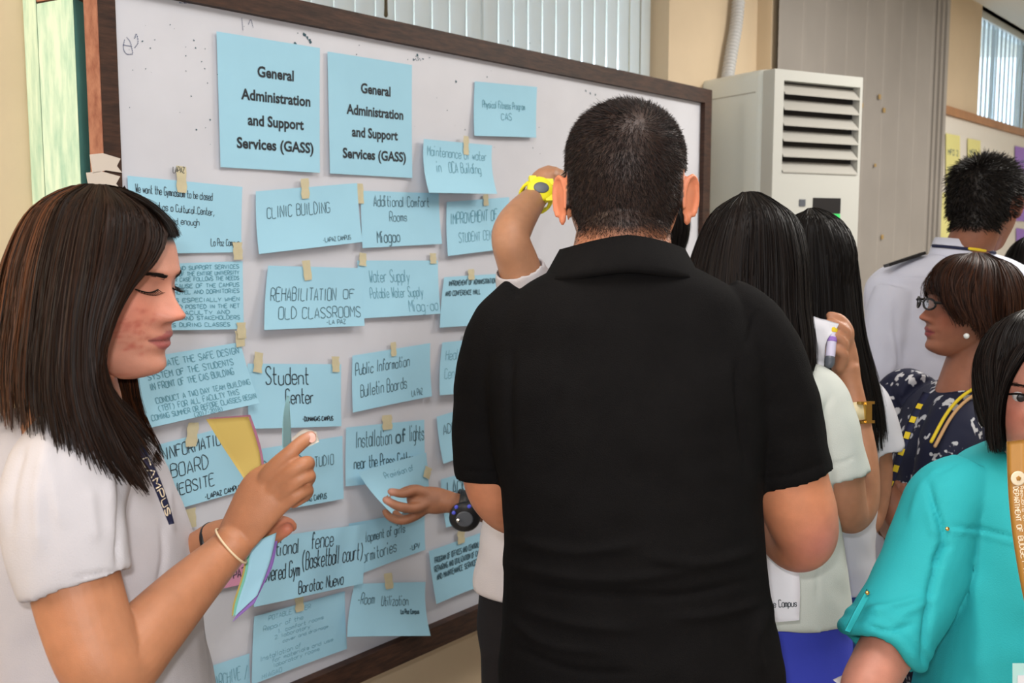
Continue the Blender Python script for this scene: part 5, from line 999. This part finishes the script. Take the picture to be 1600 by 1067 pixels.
# ================================================================== P6 girl behind
def person_p6():
    ZK[0] = .975
    root = thing('person', 'young woman with very long straight black hair, right of and behind the cream blouse', 'person', P(1300, 600, 2.15)*[1, 1, 0])
    base = SK(.36, .165, .095)
    hd = Head((0, 0, .12), 1268, 412, 2.16, yaw=8, sc_=.98)
    nb = P(1275, 530, 2.15)
    hv, hf = remesh(hd.pieces(False, neck=[hd.w((0, -.03, .08)), nb-[0, 0, .03]], neck_r=[.05, .052]), .006, 2)
    arm = [ptube([(1352, 640, 2.14, .04), (1366, 730, 2.14, .036), (1358, 800, 2.13, .033), (1340, 818, 2.10, .031), (1310, 790, 2.16, .028), (1280, 740, 2.25, .022), (1268, 720, 2.27, .026)], n=24, k=50)]+[ptube([(1268-i*5, 722-i*2, 2.27, .009), (1258-i*4, 700, 2.29, .009), (1262-i*4, 688, 2.30, .008)], n=8, k=10) for i in range(4)]+[ptube([(1275, 724, 2.26, .01), (1282, 706, 2.26, .009)], n=8, k=8)]
    arm += [ptube([(1210, 640, 2.16, .038), (1200, 740, 2.2, .035), (1215, 790, 2.3, .028)], n=18), ptube([(1215, 790, 2.3, .028), (1225, 800, 2.33, .02)], n=12)]+[ptube([(1222, 794+i*5, 2.33, .008), (1236, 794+i*5, 2.36, .007)], n=8, k=8) for i in range(4)]
    av, af = remesh(arm, .005, 2)
    cw = P(1290, 800, 2.16); cw[2] = .9
    V, Fc = join([(hv, hf), (av, af)]+hidden_core(cw, nb, P(1220, 600, 2.15), P(1335, 600, 2.15), .07)+legs_floor(cw[0], cw[1], 0, .88, .04, (.052, .042, .035)))
    mobj('body', V, Fc, MSKIN, root, True, skin_col(V, base, hd, lips=(.3, .1, .08)))
    g = [[(1262, 328, 2.16), (1230, 350, 2.17), (1215, 410, 2.17), (1210, 500, 2.15), (1210, 600, 2.12), (1215, 680, 2.10)],
         [(1262, 326, 2.12), (1245, 350, 2.08), (1235, 420, 2.06), (1235, 520, 2.05), (1240, 620, 2.04), (1250, 700, 2.03)],
         [(1268, 325, 2.12), (1285, 350, 2.06), (1295, 430, 2.05), (1302, 530, 2.04), (1320, 630, 2.03), (1340, 705, 2.03)],
         [(1275, 325, 2.13), (1315, 355, 2.09), (1330, 430, 2.08), (1342, 530, 2.06), (1362, 630, 2.05), (1372, 712, 2.05)],
         [(1280, 326, 2.15), (1328, 362, 2.15), (1343, 430, 2.14), (1352, 520, 2.12), (1378, 620, 2.09), (1388, 690, 2.08)],
         [(1275, 328, 2.18), (1318, 362, 2.25), (1330, 430, 2.25), (1340, 520, 2.22), (1365, 620, 2.18), (1380, 690, 2.15)]]
    long_hair(root, hd, g, 3000, .0012, (.005, .0042, .0042), (.014, .010, .008), lambda u, v: .4, seed=6, jit=.008, center=P(1280, 500, 2.18), tips=(.8, 1.))
    tor = [sr(1240, 1310, 560, 2.16, .07), sr(1215, 1345, 590, 2.16, .09), sr(1205, 1368, 630, 2.16, .10), sr(1215, 1365, 730, 2.16, .11), sr(1215, 1358, 830, 2.16, .12), sr(1210, 1362, 905, 2.16, .12)]
    V, Fc = remesh([loft(interp_rings(tor, 26)), sleeve([(1330, 610, 2.15, .05), (1350, 640, 2.14, .056), (1366, 690, 2.14, .056), (1370, 708, 2.14, .056)], hem=.006), sleeve([(1230, 610, 2.15, .05), (1214, 660, 2.17, .05), (1206, 700, 2.18, .05)])], .006, 4)
    V = wrinkle(V, Fc, .005, 12, 4); mobj('blouse', V, Fc, mat('pale_violet_white_cloth', (.60, .60, .66), .8, .2), root)
    skirt(root, cw[0], cw[1], 0, float(P(1290, 893, 2.16)[2]), .105, .105, MBLUEL, .42); shoes(root, cw[0], cw[1], 0)
person_p6(); ZK[0] = 1.
# ================================================================== P7 uniformed man
def person_p7():
    ZK[0] = 1.06
    root = thing('person', 'man in a white uniform with black epaulette, back turned, before the second board', 'person', P(1490, 600, 2.55)*[1, 1, 0])
    base = SK(.24, .095, .055)
    hd = Head((0, 0, .12), 1541, 314, 2.55, yaw=-50, pitch=-12, sc_=1.05, wide=1.05)
    nb = P(1500, 420, 2.56)
    pcs = hd.pieces(True, neck=[hd.w((0, -.03, .08)), hd.w((0, -.035, .03)), nb, nb-[0, 0, .04]], neck_r=[.058, .058, .060, .064])
    hv, hf = remesh(pcs, .004, 2)
    cw = P(1475, 800, 2.57); cw[2] = .95
    arms = [ptube([(1385, 500, 2.55, .045), (1378, 600, 2.55, .045), (1385, 700, 2.52, .038), (1400, 800, 2.45, .03)], n=20), ptube([(1590, 500, 2.6, .045), (1600, 600, 2.62, .045), (1600, 700, 2.62, .038), (1590, 800, 2.6, .03)], n=20)]
    for x, z in ((1400, 2.45), (1590, 2.6)): arms += [ptube([(x, 800, z, .028), (x, 825, z, .03)], n=12)]+[ptube([(x-14+9*i, 825, z, .01), (x-14+9*i, 852, z, .009)], n=8, k=8) for i in range(4)]+[ptube([(x-16, 812, z, .011), (x-24, 832, z, .01)], n=8, k=8)]
    av, af = remesh(arms, .006, 2)
    V, Fc = join([(hv, hf), (av, af)]+hidden_core(cw, nb, P(1420, 480, 2.56), P(1560, 480, 2.58), .1)+legs_floor(cw[0], cw[1], -.3, .9))
    hl = lambda y: np.interp(y, [-.12, -.03, -.003, .02, .1], [.018, .035, .115, .125, .175])
    mobj('body', V, Fc, MSKIN, root, True, skin_col(V, base, hd, lips=(.3, .1, .08), scalp=lambda x, y, z: np.clip((z-hl(y))/.012, 0, 1)))
    short_hair(root, hd, (hv, hf), lambda x, y, z: np.clip((z-hl(y))/.01, 0, 1), 9000, lambda x, y, z: np.interp(z, [.03, .08, .14, .19, .225], [.012, .013, .016, .022, .024]), (.0, -.07, .19), .75, .0010, base=(.007, .006, .006), hi=(.03, .025, .02))
    yw = -.25
    tor = [sr(1450, 1552, 398, 2.56, .065, yw), sr(1412, 1578, 409, 2.56, .075, yw), sr(1380, 1598, 424, 2.56, .09, yw), sr(1360, 1615, 455, 2.57, .105, yw), sr(1362, 1615, 520, 2.57, .115, yw), sr(1372, 1610, 600, 2.57, .12, yw), sr(1380, 1600, 700, 2.57, .12, yw), sr(1380, 1600, 820, 2.57, .125, yw)]
    V, Fc = remesh([loft(interp_rings(tor, 30)), sleeve([(1402, 455, 2.56, .06), (1386, 510, 2.555, .062), (1372, 600, 2.55, .058), (1376, 660, 2.54, .055)]), sleeve([(1580, 470, 2.58, .06), (1600, 540, 2.6, .06), (1604, 640, 2.62, .056)])], .006, 4)
    V = folds(V, Fc, [([(1398, 470), (1400, 520), (1405, 580)], 4, -.006), ([(1392, 520), (1398, 560), (1385, 590)], 5, .005), ([(1378, 434), (1420, 434), (1460, 438)], 2, -.0025)]); V = wrinkle(V, Fc, .004, 10, 2); mobj('uniform_shirt', V, Fc, MUNI, root)
    a = np.linspace(0, 2*math.pi, 41)[:-1]; cc = P(1503, 393, 2.56); rings = []
    for rr, dz in ((.064, .0), (.066, .028), (.070, .030), (.082, -.014), (.084, -.020), (.078, -.022)): rings.append(np.stack([cc[0]+np.cos(a)*rr*1.02, cc[1]+np.sin(a)*rr, cc[2]+dz-.12*np.cos(a)*rr-.02*(np.sin(a) > 0)*np.sin(a)], 1))
    mobj('collar', *loft(rings, False), MUNI, root)
    t = np.linspace(math.pi*1.02, math.pi*1.98, 24); pth = np.stack([cc[0]+np.cos(t)*.0795, cc[1]+np.sin(t)*.078, cc[2]+.006-.12*np.cos(t)*.08], 1)
    mobj('lanyard', *tube(pth, np.full(24, .0045), n=6, k=40), MNAVY, root, label='navy lanyard over the collar'); mobj('lanyard_stripe', *tube(pth[10:15]+[0, -.003, .001], np.full(5, .0042), n=6, k=10), MYELT, root)
    q0, q1 = P(1385, 415, 2.53), P(1442, 396, 2.54); mobj('epaulette', *abox((q0+q1)/2, np.linalg.norm(q1-q0)/2, .016, .004, frame3(np.cross(q1-q0, FW), q1-q0)), MDARK, root, False, label='stiff black epaulette')
    trousers(root, cw[0], cw[1], yw, 1.0, .17, .12, MUNI); shoes(root, cw[0], cw[1], yw)
person_p7(); ZK[0] = 1.
# ================================================================== P10 dark head behind uniformed man
def person_p10():
    root = thing('person', 'person of whom only dark hair shows at the right edge, beside the uniformed man\'s neck', 'person', P(1640, 600, 2.95)*[1, 1, 0])
    hd = Head((0, 0, .12), 1618, 430, 2.95, yaw=-20); nb = P(1622, 520, 2.95); cw = P(1630, 760, 2.95); cw[2] = .9
    hv, hf = remesh(hd.pieces(False, neck=[hd.w((0, -.03, .08)), nb-[0, 0, .03]], neck_r=[.05, .055]), .006, 2)
    tor = [sr(1590, 1655, 530, 2.95, .07), sr(1560, 1690, 560, 2.95, .09), sr(1555, 1700, 650, 2.95, .11), sr(1560, 1700, 800, 2.95, .12)]
    V, Fc = join([(hv, hf)]+hidden_core(cw, nb, P(1580, 580, 2.95), P(1670, 580, 2.95), .08)+legs_floor(cw[0], cw[1], 0, .88, .045, (.058, .045, .035))+[ptube([(1565, 600, 2.95, .04), (1560, 720, 2.95, .035), (1570, 820, 2.9, .028)]), ptube([(1690, 600, 2.95, .04), (1700, 720, 2.95, .035), (1695, 820, 2.9, .028)])])
    mobj('body', V, Fc, MSKIN, root, True, skin_col(V, SK(.3, .12, .07), hd))
    g = [[(1618, 366, 2.95), (1590, 376, 2.95), (1570, 400, 2.95), (1560, 440, 2.95), (1562, 490, 2.95)], [(1618, 364, 2.92), (1600, 376, 2.86), (1590, 410, 2.84), (1585, 450, 2.84), (1585, 500, 2.85)], [(1622, 364, 2.92), (1640, 376, 2.86), (1650, 410, 2.84), (1652, 450, 2.84), (1650, 500, 2.85)], [(1622, 366, 2.95), (1655, 380, 2.95), (1672, 410, 2.95), (1676, 450, 2.95), (1672, 500, 2.95)]]
    long_hair(root, hd, g, 900, .0015, seed=4, center=P(1620, 440, 3.0))
    V, Fc = remesh([loft(interp_rings(tor, 14)), sleeve([(1585, 590, 2.95, .055), (1566, 650, 2.95, .052)]), sleeve([(1670, 590, 2.95, .055), (1692, 650, 2.95, .052)])], .01, 3); mobj('shirt', V, Fc, MWHT, root)
    skirt(root, cw[0], cw[1], 0, .95, .14, .11, MDKT); shoes(root, cw[0], cw[1], 0)
person_p10()
# ================================================================== P8 woman in floral dress with glasses
def person_p8():
    ZK[0] = 1.045
    root = thing('person', 'older woman in glasses and navy floral dress, short brown hair, facing left', 'person', P(1520, 700, 2.2)*[1, 1, 0])
    base = SK(.37, .145, .085)
    hd = Head((0, .1025, .083), 1437, 494, 2.18, yaw=88, pitch=3, sc_=1.02, zk=.93, bk=.95)
    nb = P(1508, 612, 2.2)
    pcs = hd.pieces(True, neck=[hd.w((0, -.03, .08)), hd.w((0, -.032, .03)), nb, nb-[0, 0, .05]], neck_r=[.054, .056, .062, .075])
    hv, hf = remesh(pcs, .0032, 2)
    arm = [ptube([(1490, 690, 2.11, .045), (1476, 770, 2.09, .043), (1452, 850, 2.08, .040), (1415, 820, 2.09, .034), (1392, 782, 2.10, .028), (1380, 755, 2.11, .0225), (1375, 735, 2.12, .023)], n=22, k=50), ptube([(1376, 740, 2.12, .023), (1370, 718, 2.12, .028), (1366, 700, 2.12, .025)], n=16, squash=(RT, .8))]+[ptube([(1358+i*6, 702, 2.12, .009), (1352+i*6, 684, 2.12, .009), (1350+i*6, 672, 2.13, .008)], n=8, k=10) for i in range(4)]+[ptube([(1380, 722, 2.11, .01), (1388, 706, 2.11, .009)], n=8, k=8)]
    arm += [ptube([(1400, 640, 2.38, .040), (1392, 740, 2.38, .038), (1395, 820, 2.34, .034), (1402, 812, 2.22, .027), (1400, 785, 2.17, .024)], n=18)]+[ptube([(1392+5*i, 772, 2.16, .009), (1388+5*i, 755, 2.16, .008)], n=8, k=8) for i in range(4)]+[ptube([(1410, 776, 2.15, .01), (1414, 760, 2.15, .009)], n=8, k=8)]
    av, af = remesh(arm, .004, 2)
    cw = P(1520, 800, 2.22); cw[2] = .9; yw = math.pi/2
    V, Fc = join([(hv, hf), (av, af)]+hidden_core(cw, nb, P(1480, 650, 2.12), P(1490, 650, 2.33), .09)+legs_floor(cw[0], cw[1], yw, .88))
    mobj('body', V, Fc, MSKIN, root, True, skin_col(V, base, hd, lips=(.33, .07, .07)))
    g = [[(1520, 397, 2.20), (1490, 403, 2.24), (1466, 425, 2.25), (1470, 470, 2.27), (1490, 510, 2.28)],
         [(1515, 396, 2.18), (1485, 400, 2.19), (1460, 418, 2.18), (1458, 440, 2.17), (1462, 462, 2.15)],
         [(1512, 396, 2.16), (1490, 405, 2.13), (1472, 430, 2.11), (1474, 465, 2.095), (1490, 495, 2.09), (1498, 510, 2.085)],
         [(1520, 395, 2.15), (1515, 408, 2.10), (1500, 440, 2.08), (1503, 475, 2.075), (1515, 500, 2.075), (1512, 508, 2.078)],
         [(1530, 395, 2.15), (1540, 412, 2.10), (1538, 450, 2.07), (1540, 490, 2.07), (1546, 520, 2.075), (1540, 545, 2.085)],
         [(1540, 396, 2.16), (1565, 412, 2.12), (1578, 450, 2.09), (1580, 490, 2.08), (1575, 530, 2.09), (1560, 562, 2.10)],
         [(1545, 398, 2.18), (1588, 418, 2.17), (1606, 455, 2.16), (1605, 500, 2.16), (1592, 540, 2.15), (1572, 572, 2.15)],
         [(1540, 400, 2.21), (1575, 425, 2.26), (1590, 470, 2.27), (1590, 510, 2.26), (1580, 550, 2.23), (1568, 575, 2.2)]]
    long_hair(root, hd, g, 3600, .0012, (.013, .006, .0045), (.13, .045, .02), lambda u, v: .45, seed=8, jit=.012, curl=.005, stray=.25, center=P(1530, 480, 2.2))
    # glasses
    gl = []; pts_l = []
    for sg in (1, -1):
        a = np.linspace(0, 2*math.pi, 17); ring = np.stack([sg*(.031+.021*np.cos(a)), .101-.5*np.abs(.021*np.cos(a)*0)+0*a-.010*((.031+.021*np.cos(a))/.05)**2, .112+.0115*np.sin(a)], 1)
        gl.append(tube(hd.w(ring), np.full(17, .0024), n=6, k=34, round_ends=False))
        gl.append(tube(hd.w([(sg*.052, .092, .117), (sg*.070, .060, .118), (sg*.078, .01, .114), (sg*.079, -.012, .104)]), [.0034, .0032, .0026, .002], n=6, k=14))
        pts_l.append(ring)
    gl.append(tube(hd.w([(-.010, .100, .114), (0, .103, .116), (.010, .100, .114)]), [.0014]*3, n=6, k=8)); go = mobj('glasses', *join(gl), MDARK, root, label='dark framed glasses')
    for rg_ in pts_l: V = np.concatenate([hd.w(rg_[:-1]), hd.w(rg_[:-1]+[0, -.001, 0])]); n = 16; mobj('lens', V, [tuple(range(n)), tuple(range(2*n-1, n-1, -1))]+[(i, (i+1) % n, n+(i+1) % n, n+i) for i in range(n)], MGLASS, go, False)
    mobj('earring', *ell(P(1510, 525, 2.065), (.006, .006, .006)), MPEARL, root, label='pearl stud')
    tor = [sr(1478, 1552, 598, 2.22, .07, yw), sr(1452, 1580, 615, 2.22, .12, yw), sr(1425, 1610, 645, 2.22, .16, yw), sr(1405, 1635, 700, 2.22, .17, yw), sr(1398, 1645, 770, 2.22, .165, yw), sr(1400, 1640, 850, 2.22, .16, yw), sr(1395, 1650, 950, 2.22, .17, yw)]
    bl = [loft(interp_rings(tor, 30)), sleeve([(1500, 640, 2.14, .06), (1486, 690, 2.09, .062), (1470, 750, 2.08, .058), (1462, 790, 2.08, .056)]), sleeve([(1440, 620, 2.32, .055), (1415, 612, 2.38, .058), (1392, 640, 2.38, .055), (1388, 680, 2.38, .052)])]
    V, Fc = remesh(bl, .006, 4); V = wrinkle(V, Fc, .006, 11, 5); mobj('dress', V, Fc, MFLORAL, root)
    skirt(root, cw[0], cw[1], yw, 1.0, .17, .14, MFLORAL, .35, name='dress_skirt'); shoes(root, cw[0], cw[1], yw)
    for L, m, dy in (([(1555, 590, 2.12), (1530, 602, 2.095), (1500, 622, 2.075), (1478, 648, 2.05), (1455, 690, 2.02)], MYELT, 0), ([(1558, 596, 2.12), (1533, 610, 2.093), (1505, 630, 2.073), (1484, 655, 2.05), (1461, 697, 2.02)], mat('tan_webbing', (.55, .33, .16), .7), 0)):
        mobj('lanyard', *ptube([(*q, .0035) for q in L], n=8), m, root)
    # yellow-navy lanyard hanging in front
    for i, L in enumerate([[(1448, 612, 2.10), (1428, 650, 2.04), (1410, 700, 2.02), (1393, 750, 2.02), (1378, 780, 2.03)]]):
        S, _, _ = strip_surf([(a-6, b, c) for a, b, c in L], [(a+5, b+3, c) for a, b, c in L], 24); V, Fc = surf_mesh(S, 3, 24); V, Fc = thick_sheet(V, Fc, 3, 24, .0015, -FW); mobj('lanyard', V, Fc, MNAVY, root)
        for k in range(7): V, Fc = surf_mesh(lambda u, v: S(.1+.75*u, .12+k*.125+v*.05)-FW*.002, 2, 3); mobj('lanyard_mark', V, Fc, MYELT, root, False)
    c = P(1379, 752, 2.11); ax = P(1392, 782, 2.10)-P(1375, 735, 2.12); band(root, 'watch_strap', c, ax, .0235, .006, .003, MSILV); disc(root, 'watch_case', c-FW*.024-UP*.003, -FW, .012, .005, MSILV, 18)
    c = P(1402, 800, 2.2); band(root, 'bracelet', c, P(1400, 800, 2.22)-P(1398, 770, 2.20), .027, .005, .003, MDARK)
person_p8(); ZK[0] = 1.
# ================================================================== P9 woman in teal blouse
def person_p9():
    root = thing('person', 'woman in a teal blouse with ochre lanyard, cut by the right edge, facing the camera', 'person', P(1640, 700, 1.5)*[1, 1, 0])
    base = SK(.56, .24, .17)
    hd = Head((.032, .083, .112), 1596, 622, 1.42, yaw=164, pitch=-4, roll=0, sc_=1.0, zk=.9)
    nb = P(1655, 740, 1.52)
    hv, hf = remesh(hd.pieces(False, neck=[hd.w((0, -.03, .08)), nb-[0, 0, .03]], neck_r=[.05, .055]), .0025, 2)
    arm = [ptube([(1475, 790, 1.52, .045), (1440, 900, 1.50, .043), (1400, 990, 1.47, .040), (1372, 1040, 1.45, .038), (1355, 1090, 1.42, .036), (1400, 1140, 1.35, .030), (1450, 1150, 1.30, .025)], n=24, k=50), ptube([(1450, 1150, 1.30, .026), (1480, 1150, 1.28, .03)], n=14)]+[ptube([(1485, 1135+10*i, 1.28, .009), (1515, 1135+10*i, 1.27, .008)], n=8, k=8) for i in range(4)]+[ptube([(1465, 1132, 1.29, .011), (1485, 1112, 1.28, .009)], n=8, k=8)]
    arm += [ptube([(1800, 800, 1.54, .045), (1840, 950, 1.52, .043), (1840, 1080, 1.48, .036), (1820, 1180, 1.4, .026), (1815, 1215, 1.38, .03)], n=20)]+[ptube([(1800+9*i, 1215, 1.38, .009), (1800+9*i, 1250, 1.38, .008)], n=8, k=8) for i in range(4)]+[ptube([(1800, 1200, 1.38, .01), (1786, 1225, 1.38, .009)], n=8, k=8)]
    av, af = remesh(arm, .004, 2)
    cw = P(1650, 900, 1.54); cw[2] = .85
    V, Fc = join([(hv, hf), (av, af)]+hidden_core(cw, nb, P(1530, 780, 1.54), P(1770, 780, 1.54), .09)+legs_floor(cw[0], cw[1], 0, .8))
    mobj('body', V, Fc, MSKIN, root, True, skin_col(V, base, hd, lips=(.42, .13, .12), scalp=lambda x, y, z: np.clip((z-np.interp(y, [-.1, 0, .04, .07, .1], [.04, .11, .145, .168, .178]))/.008, 0, 1)))
    gf = [[hd.w((x*.3, -.02, .232)), hd.w((x*.7, .03, .226)), hd.w((x, .066-abs(x)*.2, .203)), hd.w((x*1.15, .086-abs(x)*.35, .174-abs(x)*.15))] for x in (-.055, -.03, 0, .03, .055)]
    long_hair(root, hd, gf, 1200, .0009, (.006, .005, .005), (.03, .016, .012), px=False, seed=13, center=hd.w((0, 0, .12)), pm=.005, shell_t=.97)
    # eyes
    for sg in (1, -1):
        ec = hd.w((sg*.031, float(yfront(.031, .1115))-.0078, .1115)); ey = mobj('eye', *ell(ec, (.0105, .0105, .0105)), mat('eye_white', (.75, .7, .68), .25) if sg > 0 else bpy.data.materials['eye_white'], root); f = hd.R[:, 1]
        disc(ey, 'iris', ec+f*.0090-hd.R[:, 2]*.001, f, .0058, .0022, MDARK, 16)
        xs_ = np.linspace(.019, .045, 14); zz = .1135+.0025*np.sin((xs_-.019)/.026*math.pi); pth = hd.w(np.stack([sg*xs_, yfront(xs_, zz)+.003, zz], 1)); V, Fc = tube(pth, np.full(14, .0016), n=6, k=20); mobj('eyelashes', V, Fc, MHAIR, root, True, np.tile((.01, .008, .007), (len(V), 1)))
        rg = np.random.default_rng(5); n = 160; t = rg.random(n); bx = .012+.036*t; bz_ = .1265+.004*np.sin(t*2.2)-.002*t+rg.normal(0, .001, n)
        st = np.stack([sg*bx, yfront(bx, bz_)+.0008, bz_], 1); en = np.stack([sg*(bx+.006), yfront(bx+.006, bz_)+.001, bz_+.0004], 1); pt = hd.w(np.stack([st, (st+en)/2+[0, .0006, 0], en], 1).reshape(-1, 3)).reshape(n, 3, 3)
        V, Fc, cc = ribbons(pt, np.full(n, .0004), np.tile(f, (n, 3, 1)), np.tile((.02, .012, .01), (n, 1))); mobj('eyebrow', V, Fc, MHAIR, root, True, cc)
    g = [[(1650, 500, 1.50), (1630, 520, 1.42), (1598, 560, 1.395), (1574, 605, 1.40), (1566, 655, 1.41), (1571, 706, 1.43)],
         [(1640, 495, 1.50), (1605, 515, 1.45), (1575, 560, 1.42), (1562, 610, 1.42), (1560, 655, 1.43), (1565, 706, 1.44)],
         [(1622, 476, 1.51), (1580, 500, 1.48), (1560, 550, 1.46), (1554, 610, 1.45), (1552, 660, 1.45), (1558, 708, 1.45)],
         [(1622, 475, 1.53), (1575, 502, 1.53), (1552, 560, 1.52), (1545, 620, 1.50), (1541, 670, 1.49), (1545, 706, 1.48)],
         [(1625, 476, 1.56), (1590, 510, 1.60), (1575, 570, 1.61), (1570, 630, 1.60), (1570, 680, 1.57), (1572, 715, 1.55)],
         [(1645, 476, 1.58), (1645, 510, 1.64), (1645, 580, 1.65), (1645, 640, 1.62), (1645, 700, 1.60), (1645, 730, 1.58)],
         [(1660, 477, 1.56), (1700, 510, 1.60), (1715, 570, 1.60), (1720, 630, 1.58), (1722, 690, 1.55), (1720, 720, 1.53)],
         [(1660, 478, 1.53), (1712, 515, 1.52), (1730, 570, 1.50), (1735, 630, 1.49), (1735, 680, 1.47), (1730, 712, 1.46)],
         [(1650, 478, 1.50), (1695, 500, 1.44), (1715, 550, 1.42), (1722, 600, 1.42), (1725, 650, 1.425), (1722, 706, 1.43)]]
    long_hair(root, hd, g, 3200, .0009, (.006, .005, .005), (.03, .016, .012), lambda u, v: .4, seed=11, center=P(1645, 600, 1.53), tips=(.9, 1.0))
    tor = [sr(1600, 1710, 695, 1.54, .07), sr(1545, 1770, 702, 1.54, .09), sr(1500, 1815, 722, 1.54, .10), sr(1478, 1835, 760, 1.54, .115), sr(1478, 1830, 830, 1.54, .135), sr(1470, 1825, 900, 1.54, .14), sr(1455, 1830, 1000, 1.54, .135), sr(1440, 1845, 1080, 1.54, .14), sr(1425, 1860, 1200, 1.54, .15)]
    bl = [loft(interp_rings(tor, 46)), sleeve([(1520, 760, 1.53, .055), (1480, 785, 1.52, .060), (1455, 850, 1.51, .062), (1425, 930, 1.49, .062), (1392, 985, 1.47, .062), (1376, 1015, 1.46, .060)], hem=.008), sleeve([(1790, 760, 1.54, .055), (1825, 840, 1.54, .06), (1845, 950, 1.52, .06), (1848, 1040, 1.5, .058)])]
    # rolled cuff
    c0 = P(1379, 1008, 1.462); axc = P(1355, 1050, 1.45)-P(1400, 960, 1.48); Rm = frame3(axc); a = np.linspace(0, 2*math.pi, 30); pth = np.array([c0+(Rm[:, 0]*math.cos(t)+Rm[:, 1]*math.sin(t))*.056+Rm[:, 2]*.006*math.sin(3*t) for t in a]); bl.append(tube(pth, np.full(30, .011), n=12, k=60)); pth2 = pth-Rm[:, 2]*.020; bl.append(tube(pth2, np.full(30, .010), n=12, k=60))
    V, Fc = remesh(bl, .0045, 3)
    V = folds(V, Fc, [([(1448, 745), (1462, 800), (1475, 840), (1462, 890), (1448, 960), (1440, 1050)], 6, -.010), ([(1455, 790), (1460, 840)], 7, .004), ([(1485, 850), (1470, 860), (1458, 885)], 5, -.006), ([(1355, 955), (1400, 945), (1450, 930)], 7, .006), ([(1350, 975), (1390, 985), (1430, 975)], 5, -.006), ([(1345, 990), (1380, 1010), (1420, 1050)], 6, .006), ([(1480, 822), (1540, 828), (1600, 846)], 3, -.0035), ([(1480, 828), (1540, 836), (1600, 852)], 3, .003),
                        ([(1470, 730), (1440, 760), (1420, 820)], 6, .003), ([(1460, 935), (1440, 945), (1400, 965)], 6, .005), ([(1500, 720), (1475, 735), (1452, 745)], 3, -.002), ([(1520, 880), (1530, 980), (1525, 1067)], 18, .004)])
    V = wrinkle(V, Fc, .0035, 11, 7); mobj('blouse', V, Fc, MTEALC, root)
    disc(root, 'button', P(1480, 826, 1.385), -FW, .0028, .002, MGOLD, 12)
    # sleeve tab
    S, _, _ = strip_surf([(1354, 920, 1.44), (1335, 955, 1.42), (1320, 985, 1.415)], [(1361, 926, 1.43), (1343, 960, 1.41), (1328, 988, 1.405)], 12); V, Fc = surf_mesh(S, 4, 12); V, Fc = thick_sheet(V, Fc, 4, 12, .002, -FW); mobj('sleeve_tab', V, Fc, MTEALC, root); disc(root, 'button', P(1355, 926, 1.428), -FW, .003, .002, MGOLD, 12)
    # lanyard
    L1 = [(1574, 690, 1.37), (1575, 740, 1.365), (1578, 790, 1.36), (1585, 850, 1.355), (1598, 925, 1.352), (1612, 985, 1.35)]
    S, _, _ = strip_surf(L1, [(a+26, b-3, c-.004) for a, b, c in L1], 30); V, Fc = surf_mesh(S, 5, 40); V, Fc = thick_sheet(V, Fc, 5, 40, .002, -FW); la = mobj('lanyard', V, Fc, MORNG, root, label='ochre lanyard with a round seal and pale lettering')
    f = lambda u, v: S(1-v, u)
    V1, F1 = text_ribbons('DEPARTMENT OF BUDGET AND MANAGEMENT', f, .29, .72, .98, .28, .0011, 0); V2, F2 = text_ribbons('Republic of the Philippines', f, .29, .30, .80, .18, .0007, 0)
    mobj('lettering', *join([(V1, F1), (V2, F2)]), MPALE, la, False, kind='stuff')
    sc0 = S(.55, .235)-FW*.002; disc(la, 'seal', sc0, -FW, .0098, .001, MPALE, 24); disc(la, 'seal_emblem', sc0-FW*.001, -FW, .0035, .001, MORNG, 5)
    L2 = [(1712, 690, 1.38), (1705, 790, 1.36), (1680, 900, 1.35), (1640, 985, 1.35)]; S2, _, _ = strip_surf(L2, [(a+26, b, c) for a, b, c in L2], 24); V, Fc = surf_mesh(S2, 4, 24); V, Fc = thick_sheet(V, Fc, 4, 24, .002, -FW); mobj('lanyard', V, Fc, MORNG, root)
    idh = mobj('id_holder', *loft(interp_rings([np.array([P(x, y, Z_) for Z_ in (1.345, 1.349) for x, y in (((1582, 1036), (1660, 1036)) if Z_ < 1.347 else ((1660, 1036), (1582, 1036)))]), np.array([P(x, y, Z_) for Z_ in (1.345, 1.349) for x, y in (((1582, 1150), (1660, 1150)) if Z_ < 1.347 else ((1660, 1150), (1582, 1150)))])], 2)), MCLEAR, root, False, label='clear teal card holder')
    mobj('id_card', *loft([np.array([P(1590, 1055, 1.344), P(1650, 1055, 1.344), P(1650, 1055, 1.343), P(1590, 1055, 1.343)]), np.array([P(1590, 1140, 1.344), P(1650, 1140, 1.344), P(1650, 1140, 1.343), P(1590, 1140, 1.343)])]), MWHP, idh, False)
    trousers(root, cw[0], cw[1], 0, .88, .17, .13, MDKT); shoes(root, cw[0], cw[1], math.pi)
person_p9()
held('small white card at the bottom beside the teal sleeve', [(1301, 1062, 1.46), (1318, 1075, 1.46), (1335, 1085, 1.46)], [(1334, 1047, 1.45), (1350, 1060, 1.45), (1362, 1072, 1.45)], MWHP, grp=None)
